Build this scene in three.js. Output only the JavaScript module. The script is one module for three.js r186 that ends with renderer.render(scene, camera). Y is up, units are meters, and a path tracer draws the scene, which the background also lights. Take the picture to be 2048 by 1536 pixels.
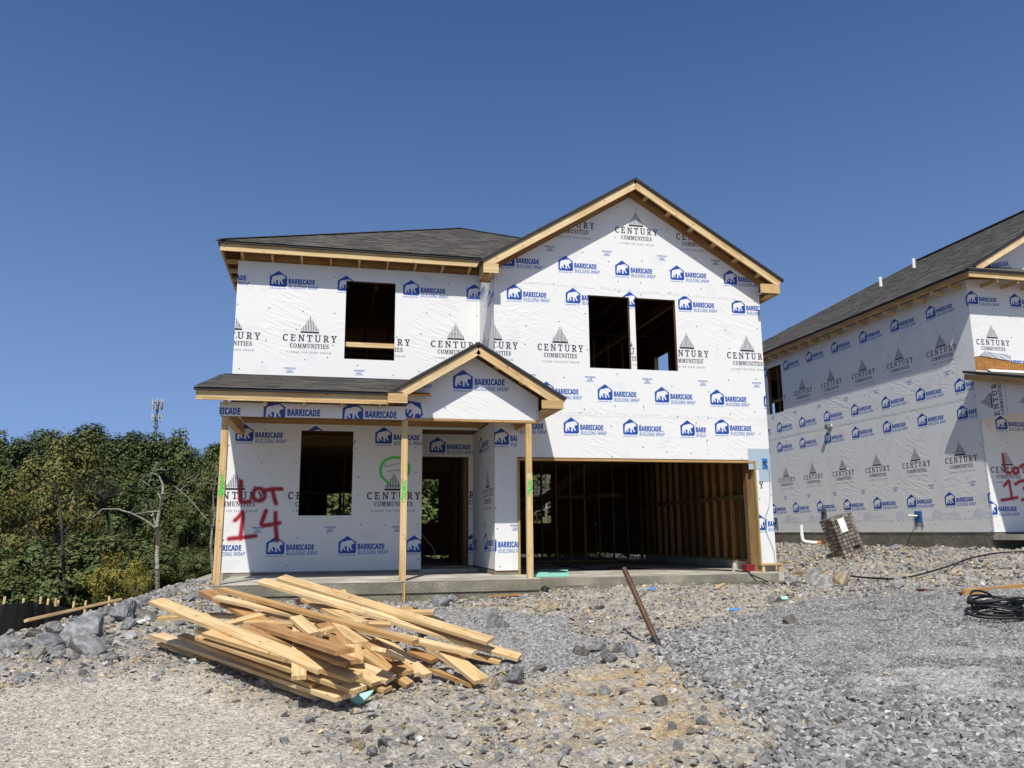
import * as THREE from 'three';
import { mergeGeometries } from 'three/addons/utils/BufferGeometryUtils.js';
import { ConvexGeometry } from 'three/addons/geometries/ConvexGeometry.js';

// ------------------------------------------------------------------ camera, sky, sun, exposure
const scene = new THREE.Scene();
const F = 1608.5, CAM = new THREE.Vector3(-3.047, 0.783, 14.821);
const camera = new THREE.PerspectiveCamera(2 * Math.atan(768 / F) * 180 / Math.PI, 4 / 3, 0.05, 2000);
camera.position.copy(CAM);
camera.rotation.order = 'YXZ';
camera.rotation.set(0.1814, -0.2253, -0.0081);
camera.updateMatrixWorld(true);
scene.add(camera);

const SUN = new THREE.Vector3(-0.31, 1.38, 1).normalize();
const lerp = THREE.MathUtils.lerp, clamp = THREE.MathUtils.clamp, sstep = THREE.MathUtils.smoothstep;
{
  const W = 1024, H = 512, data = new Float32Array(W * H * 4), s = SUN;
  for (let r = 0; r < H; r++) {
    const el = ((r + 0.5) / H - 0.5) * Math.PI, y = Math.sin(el);
    for (let c = 0; c < W; c++) {
      const az = ((c + 0.5) / W - 0.5) * 2 * Math.PI, x = Math.cos(az) * Math.cos(el), z = Math.sin(az) * Math.cos(el);
      const cs = x * s.x + y * s.y + z * s.z;
      const h = Math.exp(-Math.max(y, 0) * 2.2);               // air thickens towards the horizon
      const g = 0.4 * Math.pow(Math.max(0, (1 + cs) / 2), 8) + 1.6 * Math.pow(Math.max(0, cs), 60);  // glow round the sun
      const k = (r * W + c) * 4;
      data[k] = Math.max(0.021, -0.041 + 0.312 * h) + 0.55 * g;
      data[k + 1] = -0.0175 + 0.456 * h + 0.6 * g;
      data[k + 2] = 0.082 + 0.70 * h + 0.65 * g;
      data[k + 3] = 1;
    }
  }
  const t = new THREE.DataTexture(data, W, H, THREE.RGBAFormat, THREE.FloatType);
  t.mapping = THREE.EquirectangularReflectionMapping; t.magFilter = t.minFilter = THREE.LinearFilter; t.needsUpdate = true;
  scene.background = t; scene.environment = t;
}
const sun = new THREE.DirectionalLight(new THREE.Color(1, 0.962, 0.9), 4.4);
sun.position.copy(SUN).multiplyScalar(60); sun.castShadow = true;
Object.assign(sun.shadow.camera, { left: -30, right: 30, top: 30, bottom: -30, near: 1, far: 150 });
sun.shadow.mapSize.set(4096, 4096); sun.shadow.bias = -0.0004;
scene.add(sun, sun.target);
const renderer = new THREE.WebGLRenderer({ antialias: true });
renderer.toneMapping = THREE.LinearToneMapping; renderer.toneMappingExposure = 1.1;
renderer.shadowMap.enabled = true;

// ------------------------------------------------------------------ helpers
let seed = 7;
const rnd = () => { seed = (seed + 0x6d2b79f5) | 0; let t = Math.imul(seed ^ (seed >>> 15), 1 | seed); t = (t + Math.imul(t ^ (t >>> 7), 61 | t)) ^ t; return ((t ^ (t >>> 14)) >>> 0) / 4294967296; };
const rr = (a, b) => a + (b - a) * rnd();
const V = (x, y, z) => new THREE.Vector3(x, y, z);
const hash = (i, j) => { let h = Math.imul(i, 374761393) + Math.imul(j, 668265263); h = Math.imul(h ^ (h >>> 13), 1274126177); return ((h ^ (h >>> 16)) >>> 0) / 4294967296; };
function vnoise(x, y) {
  const i = Math.floor(x), j = Math.floor(y); let a = x - i, b = y - j; a = a * a * (3 - 2 * a); b = b * b * (3 - 2 * b);
  return lerp(lerp(hash(i, j), hash(i + 1, j), a), lerp(hash(i, j + 1), hash(i + 1, j + 1), a), b);
}
const fbm = (x, y, n = 4) => { let s = 0, a = 0.5, t = 0; for (let i = 0; i < n; i++) { s += a * vnoise(x, y); t += a; x = x * 2.03 + 17.1; y = y * 2.03 + 5.7; a *= 0.5; } return s / t; };
// tiling noise, period p cells
const tnoise = (x, y, p) => { const i = Math.floor(x), j = Math.floor(y); let a = x - i, b = y - j; a = a * a * (3 - 2 * a); b = b * b * (3 - 2 * b); const m = (k, q) => ((k % q) + q) % q; const hh = (u, v) => hash(m(u, p) + 91, m(v, p) + 37); return lerp(lerp(hh(i, j), hh(i + 1, j), a), lerp(hh(i, j + 1), hh(i + 1, j + 1), a), b); };
const tfbm = (u, v, p, n) => { let s = 0, a = 0.5, t = 0; for (let i = 0; i < n; i++) { s += a * tnoise(u * p, v * p, p); t += a; p *= 2; a *= 0.55; } return s / t; };
const used = {};
const numbered = (n) => { const k = used[n] = (used[n] ?? -1) + 1; return k ? n + '_' + String(k).padStart(3, '0') : n; };
function shade(o) { o.traverse((m) => { if (m.isMesh) { m.castShadow = m.receiveShadow = true; } }); return o; }
function tag(o, label, category, group, kind) { o.userData.label = label; if (category) o.userData.category = category; if (group) o.userData.group = group; if (kind) o.userData.kind = kind; return o; }
function thing(name, label, category, pos = [0, 0, 0], group) { const o = new THREE.Group(); o.name = numbered(name); o.position.set(...pos); scene.add(o); return tag(o, label, category, group); }
function part(name, geo, m, parent) { const o = new THREE.Mesh(Array.isArray(geo) ? mergeGeometries(geo.map((g) => g.index ? g.toNonIndexed() : g)) : geo, m); o.name = name; parent.add(o); return o; }
function solo(name, geo, m, label, category, group) { const o = new THREE.Mesh(Array.isArray(geo) ? mergeGeometries(geo.map((g) => g.index ? g.toNonIndexed() : g)) : geo, m); o.name = numbered(name); scene.add(o); return tag(o, label, category, group); }
const ray = (px, py) => V((px - 1024) / F, (768 - py) / F, -1).applyQuaternion(camera.quaternion);
const atDepth = (px, py, d) => CAM.clone().addScaledVector(ray(px, py), d);
const onPlane = (px, py, axis, val) => { const r = ray(px, py); return CAM.clone().addScaledVector(r, (val - CAM[axis]) / r[axis]); };

// a box whose uv is in metres with u along its longest side; each call shifts the grain
function bx(cx, cy, cz, sx, sy, sz) {
  const g = new THREE.BoxGeometry(sx, sy, sz), p = g.attributes.position, n = g.attributes.normal, uv = g.attributes.uv, a = rnd() * 5, b = rnd() * 5;
  const long = sx >= sy && sx >= sz ? 0 : sy >= sz ? 1 : 2;
  for (let i = 0; i < p.count; i++) {
    const c = [p.getX(i), p.getY(i), p.getZ(i)], m = [Math.abs(n.getX(i)), Math.abs(n.getY(i)), Math.abs(n.getZ(i))], f = m.indexOf(1);
    const others = [0, 1, 2].filter((k) => k !== f), u = f === long ? others[0] : long, v = others.find((k) => k !== u);
    uv.setXY(i, f === long ? c[u] * 0.15 + a : c[u] + a, c[v] + b + f * 0.37);
  }
  g.translate(cx, cy, cz); return g;
}
const span = (x0, x1, y0, y1, z0, z1) => bx((x0 + x1) / 2, (y0 + y1) / 2, (z0 + z1) / 2, Math.abs(x1 - x0), Math.abs(y1 - y0), Math.abs(z1 - z0));
// a bar from p to q, w wide (across, in the direction side) and h thick
function bar(p, q, w, h, side) {
  const d = q.clone().sub(p), L = d.length(), g = bx(0, 0, 0, L, h, w); d.normalize();
  const s = side.clone().addScaledVector(d, -side.dot(d)).normalize(), n = s.clone().cross(d);
  g.applyMatrix4(new THREE.Matrix4().makeBasis(d, n, s).setPosition(p.clone().add(q).multiplyScalar(0.5)));
  return g;
}
const cyl = (p, q, r0, r1 = r0, seg = 10) => { const d = q.clone().sub(p), g = new THREE.CylinderGeometry(r1, r0, d.length(), seg); g.applyQuaternion(new THREE.Quaternion().setFromUnitVectors(V(0, 1, 0), d.clone().normalize())); const m = p.clone().add(q).multiplyScalar(0.5); g.translate(m.x, m.y, m.z); return g; };
const tube = (pts, r, n = 60, seg = 8, closed = false) => new THREE.TubeGeometry(new THREE.CatmullRomCurve3(pts, closed), n, r, seg, closed);
function frame(o, n) { const up = V(0, 1, 0); return new THREE.Matrix4().makeBasis(up.clone().cross(n), up, n).setPosition(o); }
function shapeOf(outline, holes = []) {
  const s = new THREE.Shape(outline.map((p) => new THREE.Vector2(...p)));
  for (const [a, b, c, d] of holes) s.holes.push(new THREE.Path([[a, c], [a, d], [b, d], [b, c]].map((p) => new THREE.Vector2(...p))));
  return s;
}
function slab(outline, holes, m, back, front) { const g = new THREE.ExtrudeGeometry(shapeOf(outline, holes), { depth: front - back, bevelEnabled: false }); g.translate(0, 0, back); g.applyMatrix4(m); return g; }

// ------------------------------------------------------------------ textures and materials
function canvas(w, h) { const c = document.createElement('canvas'); c.width = w; c.height = h; return c; }
function ctex(c, su, sv, srgb = true) { const t = new THREE.CanvasTexture(c); t.wrapS = t.wrapT = THREE.RepeatWrapping; t.repeat.set(1 / su, 1 / sv); if (srgb) t.colorSpace = THREE.SRGBColorSpace; return t; }
function dtex(w, h, fn, su, sv, srgb = false) {
  const d = new Uint8Array(w * h * 4);
  for (let y = 0; y < h; y++) for (let x = 0; x < w; x++) { const v = fn((x + 0.5) / w, (y + 0.5) / h), k = (y * w + x) * 4; for (let c = 0; c < 3; c++) d[k + c] = clamp(Math.round(255 * (Array.isArray(v) ? v[c] : v)), 0, 255); d[k + 3] = 255; }
  const t = new THREE.DataTexture(d, w, h, THREE.RGBAFormat); t.magFilter = THREE.LinearFilter; t.minFilter = THREE.LinearMipmapLinearFilter; t.generateMipmaps = true; t.wrapS = t.wrapT = THREE.RepeatWrapping; t.repeat.set(1 / su, 1 / sv); if (srgb) t.colorSpace = THREE.SRGBColorSpace; t.needsUpdate = true; return t;
}
const mat = (o) => new THREE.MeshStandardMaterial({ roughness: 0.85, side: THREE.DoubleSide, ...o });
const woodTex = (() => {
  const W = 1024, H = 256, c = canvas(W, H), g = c.getContext('2d');
  g.fillStyle = '#f2e2c0'; g.fillRect(0, 0, W, H);
  for (let i = 0; i < 420; i++) {
    const y = rnd() * H, a = rr(0.04, 0.2); g.strokeStyle = rnd() < 0.6 ? `rgba(150,95,40,${a})` : `rgba(255,240,205,${a})`; g.lineWidth = rr(0.5, 3);
    g.beginPath(); g.moveTo(0, y); const k = rr(-5, 5), e = rr(-5, 5); g.bezierCurveTo(W * 0.3, y + k, W * 0.6, y + e, W, y); g.stroke();
  }
  for (let i = 0; i < 26; i++) {
    const x = rnd() * W, y = rnd() * H, r = rr(2.5, 6.5);
    for (let k = 4; k > 0; k--) { g.strokeStyle = `rgba(140,85,35,${0.12})`; g.lineWidth = 1.5; g.beginPath(); g.ellipse(x, y, r * (1 + k * 0.9), r * (0.5 + k * 0.35), 0, 0, 7); g.stroke(); }
    g.fillStyle = rnd() < 0.3 ? 'rgba(80,42,16,.85)' : 'rgba(135,80,36,.75)'; g.beginPath(); g.ellipse(x, y, r, r * 0.7, 0, 0, 7); g.fill();
  }
  for (let i = 0; i < 60; i++) { g.fillStyle = `rgba(${rnd() < 0.5 ? '120,90,55' : '205,150,85'},${rr(0.05, 0.16)})`; g.beginPath(); g.ellipse(rnd() * W, rnd() * H, rr(30, 160), rr(6, 30), 0, 0, 7); g.fill(); }
  return ctex(c, 2.6, 0.62);
})();
const woodBump = dtex(512, 128, (u, v) => 0.5 + 0.5 * (tfbm(u * 0.5, v, 64, 2) - 0.5), 2.6, 0.62);
const pine = ['#eee4cd', '#e6d8ba', '#f6efe0', '#dfcfae', '#e2d9c4'].map((c) => mat({ map: woodTex, color: c, bumpMap: woodBump, bumpScale: 0.0015, roughness: 0.75 }));
const brownPine = mat({ map: woodTex, color: '#c2a583', bumpMap: woodBump, bumpScale: 0.002 });
const stainPine = mat({ map: woodTex, color: '#d0bb98', bumpMap: woodBump, bumpScale: 0.002 });
const treated = mat({ map: woodTex, color: '#bdb58c', bumpMap: woodBump, bumpScale: 0.0015 });
const framing = mat({ map: woodTex, color: '#8a7a63', bumpMap: woodBump, bumpScale: 0.0015 });  // lumber darkened so the dimness indoors is painted into its colour
const anyPine = () => pine[Math.floor(rnd() * pine.length)];
const osbTex = (() => {
  const S = 768, c = canvas(S, S), g = c.getContext('2d'); g.fillStyle = '#a9793f'; g.fillRect(0, 0, S, S);
  const tones = ['#c79a58', '#b98745', '#8f6030', '#d8b074', '#a87438', '#7c5227'];
  for (let i = 0; i < 5200; i++) { g.save(); g.translate(rnd() * S, rnd() * S); g.rotate(rr(-0.9, 0.9) + (rnd() < 0.25 ? 1.5 : 0)); g.globalAlpha = rr(0.3, 0.8); g.fillStyle = tones[Math.floor(rnd() * 6)]; const L = rr(10, 42), w = rr(2, 8); g.fillRect(-L / 2, -w / 2, L, w); g.restore(); }
  return ctex(c, 1.4, 1.4);
})();
const osb = mat({ map: osbTex, color: '#a39277' });  // sheathing board darkened, indoor shade put into its colour
const concreteTex = dtex(512, 512, (u, v) => { const a = tfbm(u, v, 4, 6), b = tfbm(u + 0.3, v, 64, 2), k = 0.76 + 0.26 * (a - 0.5) * 1.6 + 0.1 * (b - 0.5); return [k, k * 0.985, k * 0.95]; }, 1.8, 1.8, true);
const concreteBump = dtex(512, 512, (u, v) => 0.6 * tfbm(u, v, 16, 5) + 0.4 * (tfbm(u, v, 96, 2) > 0.62 ? 0 : 1), 1.2, 1.2);
const concrete = mat({ map: concreteTex, color: '#e6e2d8', bumpMap: concreteBump, bumpScale: 0.004, roughness: 0.92 });
const formed = mat({ map: concreteTex, color: '#b4b0a2', bumpMap: concreteBump, bumpScale: 0.01, roughness: 0.95 });
const roughConcrete = mat({ map: concreteTex, color: '#a7a396', bumpMap: concreteBump, bumpScale: 0.035, roughness: 0.97 });
const grit = dtex(512, 512, (u, v) => 0.8 + 0.6 * (tfbm(u, v, 128, 2) - 0.5) + 0.2 * (tfbm(u, v, 8, 3) - 0.5), 0.9, 0.9, true);
const shingleMats = ['#77726a', '#6b665f', '#605c56', '#7e786f', '#58544e'].map((c) => mat({ color: c, map: grit, roughness: 0.95 }));
const shingleVC = mat({ vertexColors: true, map: grit, roughness: 0.95 });
const black = mat({ color: '#1b1b1d', roughness: 0.6 });
const rubber = mat({ color: '#1a1a1b', roughness: 0.5 });
const whitePlastic = mat({ color: '#e4e4e0', roughness: 0.35 });
const greyMetal = mat({ color: '#a5a7a8', roughness: 0.35, metalness: 0.8 });
// creases of loosely stretched sheeting, 3 m repeat
const wrapBump = dtex(1024, 1024, (u, v) => {
  const w = 0.05 * (tfbm(u, v, 4, 3) - 0.5), ridge = (x) => 1 - Math.abs(2 * x - 1);
  const far = tfbm(u, v, 3, 2), near = sstep(far, 0.42, 0.68);
  const a = Math.pow(ridge(tfbm(u * 1 + w, v * 5 + u * 2 + w * 3, 8, 2)), 3), b = Math.pow(ridge(tfbm(u * 2 - v * 2 + w, v * 4 + u * 1 + w, 8, 2)), 4), c = Math.pow(ridge(tfbm(u * 3 + v, v * 1 - u + w, 8, 2)), 4);
  return 0.45 + 0.28 * near * a + 0.22 * sstep(tfbm(u + 0.5, v, 3, 2), 0.45, 0.7) * b + 0.16 * sstep(tfbm(u, v + 0.4, 3, 2), 0.5, 0.72) * c + 0.16 * (far - 0.5) + 0.02 * (tfbm(u, v, 256, 1) - 0.5);
}, 3, 3);

// ---- the print on the building wrap (drawn in metres, y down, about an anchor)
const BLUE = '#1c4aa6', INK = '#2b2733';
function fit(g, text, x, y, w, h, font, spacing = 0, weight = 0) {        // text x..x+w wide, capital height h, baseline y
  g.save(); g.translate(x, y); g.font = font.replace('SIZE', '100px'); if (spacing) g.letterSpacing = spacing + 'px';
  const m = g.measureText(text).width - spacing; g.scale(w / m, h / 71); g.fillText(text, 0, 0); if (weight) { g.lineWidth = weight; g.strokeStyle = g.fillStyle; g.strokeText(text, 0, 0); } g.restore();
}
function bear(g) {
  g.beginPath(); g.moveTo(0.06, 0.46); g.bezierCurveTo(0.08, 0.30, 0.24, 0.25, 0.38, 0.26); g.bezierCurveTo(0.50, 0.20, 0.60, 0.17, 0.70, 0.20); g.lineTo(0.74, 0.15); g.lineTo(0.80, 0.21);
  g.bezierCurveTo(0.88, 0.25, 0.96, 0.34, 0.99, 0.40); g.bezierCurveTo(0.98, 0.47, 0.89, 0.46, 0.84, 0.46); g.bezierCurveTo(0.79, 0.50, 0.76, 0.56, 0.75, 0.63); g.lineTo(0.83, 0.80); g.lineTo(0.88, 0.88); g.lineTo(0.75, 0.88); g.lineTo(0.66, 0.68);
  g.lineTo(0.61, 0.66); g.lineTo(0.60, 0.88); g.lineTo(0.64, 0.94); g.lineTo(0.49, 0.94); g.lineTo(0.48, 0.64); g.bezierCurveTo(0.44, 0.61, 0.38, 0.60, 0.34, 0.60); g.lineTo(0.33, 0.72); g.lineTo(0.40, 0.88); g.lineTo(0.28, 0.88); g.lineTo(0.21, 0.70);
  g.lineTo(0.16, 0.82); g.lineTo(0.19, 0.94); g.lineTo(0.05, 0.94); g.lineTo(0.03, 0.74); g.bezierCurveTo(0.05, 0.66, 0.05, 0.56, 0.06, 0.46); g.closePath(); g.fill();
}
function logoBlue(g) {
  g.fillStyle = BLUE; g.beginPath(); g.moveTo(0, -0.178); g.lineTo(0.178, -0.055); g.lineTo(0.178, 0.125); g.quadraticCurveTo(0.178, 0.168, 0.135, 0.168); g.lineTo(-0.135, 0.168); g.quadraticCurveTo(-0.178, 0.168, -0.178, 0.125); g.lineTo(-0.178, -0.055); g.closePath(); g.fill();
  g.fillStyle = '#f1f2f4'; g.save(); g.translate(-0.152, -0.145); g.scale(0.305, 0.285); bear(g); g.restore();
  g.fillStyle = BLUE; fit(g, 'BARRICADE', 0.205, 0.085, 0.555, 0.105, 'bold SIZE sans-serif', 0, 6); g.lineWidth = 0.007; g.strokeStyle = BLUE;
  g.save(); g.transform(1, 0, -0.2, 1, 0.045, 0); fit(g, 'BUILDING WRAP', 0.2, 0.192, 0.62, 0.076, 'SIZE sans-serif', 0, 1.5); g.restore();
  fit(g, 'BARRICADEBP.COM', -0.18, 0.215, 0.34, 0.024, 'bold SIZE sans-serif', 10);
}
function logoInk(g) {
  g.fillStyle = INK; fit(g, 'CENTURY', -0.53, 0.065, 1.06, 0.135, 'SIZE serif', 26, 5); fit(g, 'COMMUNITIES', -0.385, 0.205, 0.77, 0.088, 'bold SIZE serif', 6, 2); fit(g, 'A HOME FOR EVERY DREAM', -0.43, 0.315, 0.86, 0.038, 'SIZE sans-serif', 22);
  for (let i = 0; i < 11; i++) { const t = (i - 5) / 5, h = 0.255 * Math.pow(1 - Math.abs(t), 1.15) + 0.045; g.fillRect(t * 0.16 - 0.0065, -0.155 - h, 0.013, h); }
  g.beginPath(); g.moveTo(-0.172, -0.145); g.lineTo(0.172, -0.145); g.lineTo(0.188, -0.105); g.lineTo(-0.188, -0.105); g.closePath(); g.fill();
}
function smallPrint(g) {
  g.fillStyle = '#4363a8'; g.fillRect(-0.11, -0.052, 0.22, 0.012); for (let i = 0; i < 14; i++) g.fillRect(-0.1 + i * 0.0148, -0.032, 0.008, 0.013);
  for (let i = 0; i < 6; i++) g.fillRect(-0.045 + i * 0.0155, -0.006, 0.009, 0.012); for (let i = 0; i < 7; i++) g.fillRect(-0.055 + i * 0.0155, 0.014, 0.011, 0.018); g.fillRect(-0.08, 0.042, 0.16, 0.01);
}
const capMat = mat({ color: '#5a5a55', roughness: 0.6 });
// one sheet of building wrap: outline and holes in wall metres (u, v)
function sheet(parent, M, outline, holes, off, draw, ppm = 230) {
  const us = outline.map((p) => p[0]), vs = outline.map((p) => p[1]), u0 = Math.min(...us), u1 = Math.max(...us), v0 = Math.min(...vs), v1 = Math.max(...vs), W = u1 - u0, H = v1 - v0;
  const c = canvas(Math.ceil(W * ppm), Math.ceil(H * ppm)), g = c.getContext('2d'); g.fillStyle = '#f3f3f1'; g.fillRect(0, 0, c.width, c.height);
  for (let i = 0; i < W * H * 5; i++) { g.fillStyle = rnd() < 0.5 ? 'rgba(190,196,206,.10)' : 'rgba(255,255,255,.12)'; g.beginPath(); g.ellipse(rnd() * c.width, rnd() * c.height, rr(5, 60), rr(3, 30), rr(0, 3), 0, 7); g.fill(); }
  g.strokeStyle = 'rgba(150,158,170,.10)'; g.lineWidth = 1; for (let y = 0; y < c.height; y += 6) { g.beginPath(); g.moveTo(0, y + 0.5); g.lineTo(c.width, y + 0.5); g.stroke(); }
  const put = (u, v, fn, sx = 1, sy = 1, turn = 0) => { g.save(); g.translate((u - u0) * ppm, (v1 - v) * ppm); g.rotate(turn); g.scale(ppm * sx, ppm * sy); fn(g); g.restore(); };
  const seam = (ua, va, ub, vb) => { const n = Math.hypot(ub - ua, vb - va) / 0.055; g.strokeStyle = 'rgba(95,102,115,.75)'; g.lineWidth = 1.6; for (let i = 0; i < n; i++) { if (rnd() < 0.15) continue; const t = (i + rr(-0.2, 0.2)) / n, x = (lerp(ua, ub, t) - u0) * ppm, y = (v1 - lerp(va, vb, t)) * ppm + rr(-2, 2); g.beginPath(); g.moveTo(x, y); g.lineTo(x + rr(-4, 4), y + rr(4, 9)); g.stroke(); } };
  draw?.({ put, g, seam, X: (u) => (u - u0) * ppm, Y: (v) => (v1 - v) * ppm, ppm });
  const t = ctex(c, W, H); t.offset.set(-u0 / W, -v0 / H); t.wrapS = t.wrapT = THREE.ClampToEdgeWrapping; t.anisotropy = 8;
  const geo = new THREE.ShapeGeometry(shapeOf(outline, holes)); geo.translate(0, 0, off); geo.applyMatrix4(M);
  const o = part('wrap_sheet', geo, mat({ map: t, bumpMap: wrapBump, bumpScale: 0.013, roughness: 0.5, color: '#f0efed' }), parent);
  const nails = [], inside = (u, v) => { let k = false; for (let i = 0, j = outline.length - 1; i < outline.length; j = i++) { const [a, b] = outline[i], [d, e] = outline[j]; if ((b > v) !== (e > v) && u < (d - a) * (v - b) / (e - b) + a) k = !k; } return k && !holes.some(([a, b, d, e]) => u > a - 0.03 && u < b + 0.03 && v > d - 0.03 && v < e + 0.03); };
  for (let u = u0 + 0.06; u < u1; u += 0.61) for (let v = v0 + 0.07; v < v1; v += 0.62) { const a = u + rr(-0.12, 0.12), b = v + rr(-0.2, 0.2); if (inside(a, b)) { const n = new THREE.CylinderGeometry(0.011, 0.013, 0.005, 8); n.rotateX(Math.PI / 2); n.translate(a, b, off + 0.003); n.applyMatrix4(M); nails.push(n); } }
  if (nails.length) part('cap_nails', nails, capMat, parent).userData.kind = 'stuff';
  return o;
}

// ------------------------------------------------------------------ ground
const zb = [[-400, -0.3], [0, -0.3], [2, -0.34], [4, -0.4], [6, -0.46], [8, -0.52], [10, -0.6], [12, -0.68], [16, -0.8], [400, -0.8]];
const table = (t, z) => { for (let i = 1; i < t.length; i++) if (z <= t[i][0]) return lerp(t[i - 1][1], t[i][1], sstep(z, t[i - 1][0], t[i][0]) * 0.35 + 0.65 * (z - t[i - 1][0]) / (t[i][0] - t[i - 1][0])); return t[t.length - 1][1]; };
const crest = [[-400, -5.7], [0, -5.7], [1.2, -5.75], [2.4, -6.1], [3.6, -6.8], [6, -8.8], [10, -13], [400, -400]];
const gauss = (x, z, cx, cz, sx, sz) => Math.exp(-(((x - cx) / sx) ** 2) - ((z - cz) / sz) ** 2);
function h0(x, z) {
  let y = table(zb, z);
  y += 0.56 * sstep(x, 4.5, 12) * (1 - sstep(z, 1, 6)) ;
  y += 0.2 * gauss(x, z, -5.25, 1.8, 0.95, 1.6) + 0.1 * gauss(x, z, -4.6, 2.2, 0.8, 1.0) - 0.05 * sstep(-x, 6, 7.5);
  y += 0.38 * gauss(x, z, 6.2, 5.4, 2.9, 1.7) + 0.08 * gauss(x, z, 3, 0.5, 2.6, 1.1);
  y += 0.06 * gauss(x, z, -0.2, 6.6, 0.9, 0.6) - 0.05 * gauss(x, z, -1.6, 4.2, 1.4, 1.2);
  const s = table(crest, z) - x, q = s > 0 ? 0.34 * s * s / (s + 0.7) : 0;
  y -= q > 2.6 ? 2.6 + 1.2 * (1 - Math.exp(-(q - 2.6) / 1.2)) : q;
  y -= 2.6 * sstep(-z, 12, 22) * (1 - sstep(x, -6, -5) * 0) * (s > 0 ? 0.2 : 1);
  return y;
}
// zones by the outlines they have on the ground
function hit(px, py) { const r = ray(px, py); for (let t = 3; t < 60; t += 0.03) { const p = CAM.clone().addScaledVector(r, t); if (p.y < h0(p.x, p.z)) return p; } return CAM.clone().addScaledVector(r, 60); }
const zonePoly = (l) => l.map(([x, y]) => { const p = hit(x, y); return [p.x, p.z]; });
const Z = {
  sand: zonePoly([[-260, 1395], [0, 1376], [200, 1359], [420, 1347], [490, 1385], [560, 1402], [640, 1450], [640, 1620], [-400, 1640]]),
  fineA: zonePoly([[860, 1222], [1000, 1228], [1100, 1243], [1180, 1285], [1160, 1330], [1060, 1352], [950, 1335], [850, 1270]]),
  fineB: zonePoly([[1560, 1216], [1700, 1186], [1850, 1180], [2250, 1200], [2250, 1425], [1850, 1420], [1700, 1402], [1560, 1390], [1400, 1300], [1450, 1250]]),
  coarse: zonePoly([[1480, 1620], [1620, 1470], [1760, 1424], [2300, 1410], [2300, 1750]]),
  coarseB: zonePoly([[1330, 1262], [1550, 1225], [1570, 1330], [1700, 1410], [1600, 1480], [1430, 1390], [1330, 1310]]),
  tan: zonePoly([[1060, 1370], [1230, 1330], [1330, 1310], [1420, 1370], [1440, 1470], [1330, 1536], [1150, 1500]]),
  tanB: zonePoly([[1540, 1185], [1640, 1185], [1650, 1218], [1545, 1222]]),
  dust: zonePoly([[1600, 1372], [1700, 1325], [1850, 1300], [2250, 1290], [2250, 1405], [1850, 1418], [1700, 1405]]), dustB: zonePoly([[1460, 1300], [1560, 1290], [1640, 1240], [1740, 1232], [1660, 1290], [1560, 1330]]),
  tanC: zonePoly([[1000, 1185], [1120, 1190], [1130, 1225], [1010, 1218]]),
};
function sd(poly, x, z) { let d = 1e9, k = false; for (let i = 0, j = poly.length - 1; i < poly.length; j = i++) { const [a, b] = poly[i], [c, e] = poly[j]; if ((b > z) !== (e > z) && x < (c - a) * (z - b) / (e - b) + a) k = !k; const ex = c - a, ez = e - b, t = clamp(((x - a) * ex + (z - b) * ez) / (ex * ex + ez * ez), 0, 1); d = Math.min(d, Math.hypot(x - a - ex * t, z - b - ez * t)); } return k ? d : -d; }
const inZone = (n, x, z, soft = 0.25) => { const w = 0.5 * (fbm(x * 1.7 + 9, z * 1.7, 3) - 0.5); return sstep(sd(Z[n], x, z) + w, -soft, soft); };
function height(x, z) {
  const d = Math.hypot(x - CAM.x, z - CAM.z);
  let y = h0(x, z) + 0.10 * (fbm(x * 0.9, z * 0.9, 3) - 0.5);
  if (d < 26 && z < 14) { const sa = inZone('sand', x, z), f = Math.max(inZone('fineA', x, z), inZone('fineB', x, z)); y += lerp(lerp(0.085, 0.03, f), 0.008, sa) * (fbm(x * 5, z * 5, 3) - 0.5) * 1.3; }
  return y;
}
function groundHit(px, py) { const r = ray(px, py); let t = 3; while (t < 70) { const p = CAM.clone().addScaledVector(r, t); if (p.y < height(p.x, p.z)) return p; if (p.y < -0.02 && noStone(p.x, p.z)) { p.z += 0.12; p.y = height(p.x, p.z); return p; } t += 0.02; } return CAM.clone().addScaledVector(r, 70); }
let GROUND;
const dusty = (x, z) => Math.max(inZone('dust', x, z, 0.55), 0.75 * inZone('dustB', x, z, 0.4), 0.35 * inZone('fineB', x, z)) * sstep(fbm(x * 3.1 + 40, z * 4.2, 4), 0.3, 0.6);
function groundColor(x, z) {
  const n = fbm(x * 2.1, z * 2.1, 4), m = fbm(x * 7 + 3, z * 7, 3);
  const c = new THREE.Color().setRGB(0.56, 0.50, 0.41);
  const mix = (r, g, b, k) => c.lerp(new THREE.Color().setRGB(r, g, b), clamp(k, 0, 1));
  mix(0.60, 0.48, 0.31, sstep(n, 0.5, 0.72) * 0.8);
  mix(0.36, 0.345, 0.32, sstep(m, 0.52, 0.7) * 0.6);
  if (z < 13 && z > -3 && Math.abs(x) < 12) {
    mix(0.62, 0.45, 0.23, Math.max(inZone('tan', x, z, 0.5), inZone('tanB', x, z), inZone('tanC', x, z) * 0.8) * sstep(m + n * 0.6, 0.6, 0.95));
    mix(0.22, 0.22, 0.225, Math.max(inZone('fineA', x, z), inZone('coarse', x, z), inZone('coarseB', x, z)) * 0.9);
    const fb = inZone('fineB', x, z); mix(0.16, 0.16, 0.162, fb);  // dark ground painted in as the shade between loose stones
    mix(0.38, 0.37, 0.35, dusty(x, z) * 0.8);
    mix(0.74, 0.665, 0.55, inZone('sand', x, z, 0.2) * (0.86 + 0.14 * m));
  }
  const grass = sstep(table(crest, z) - x, 1.2, 4); mix(0.06, 0.055, 0.03, grass * (0.6 + 0.4 * n));
  mix(0.07, 0.07, 0.04, sstep(-z, 14, 20));
  return c;
}
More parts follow.
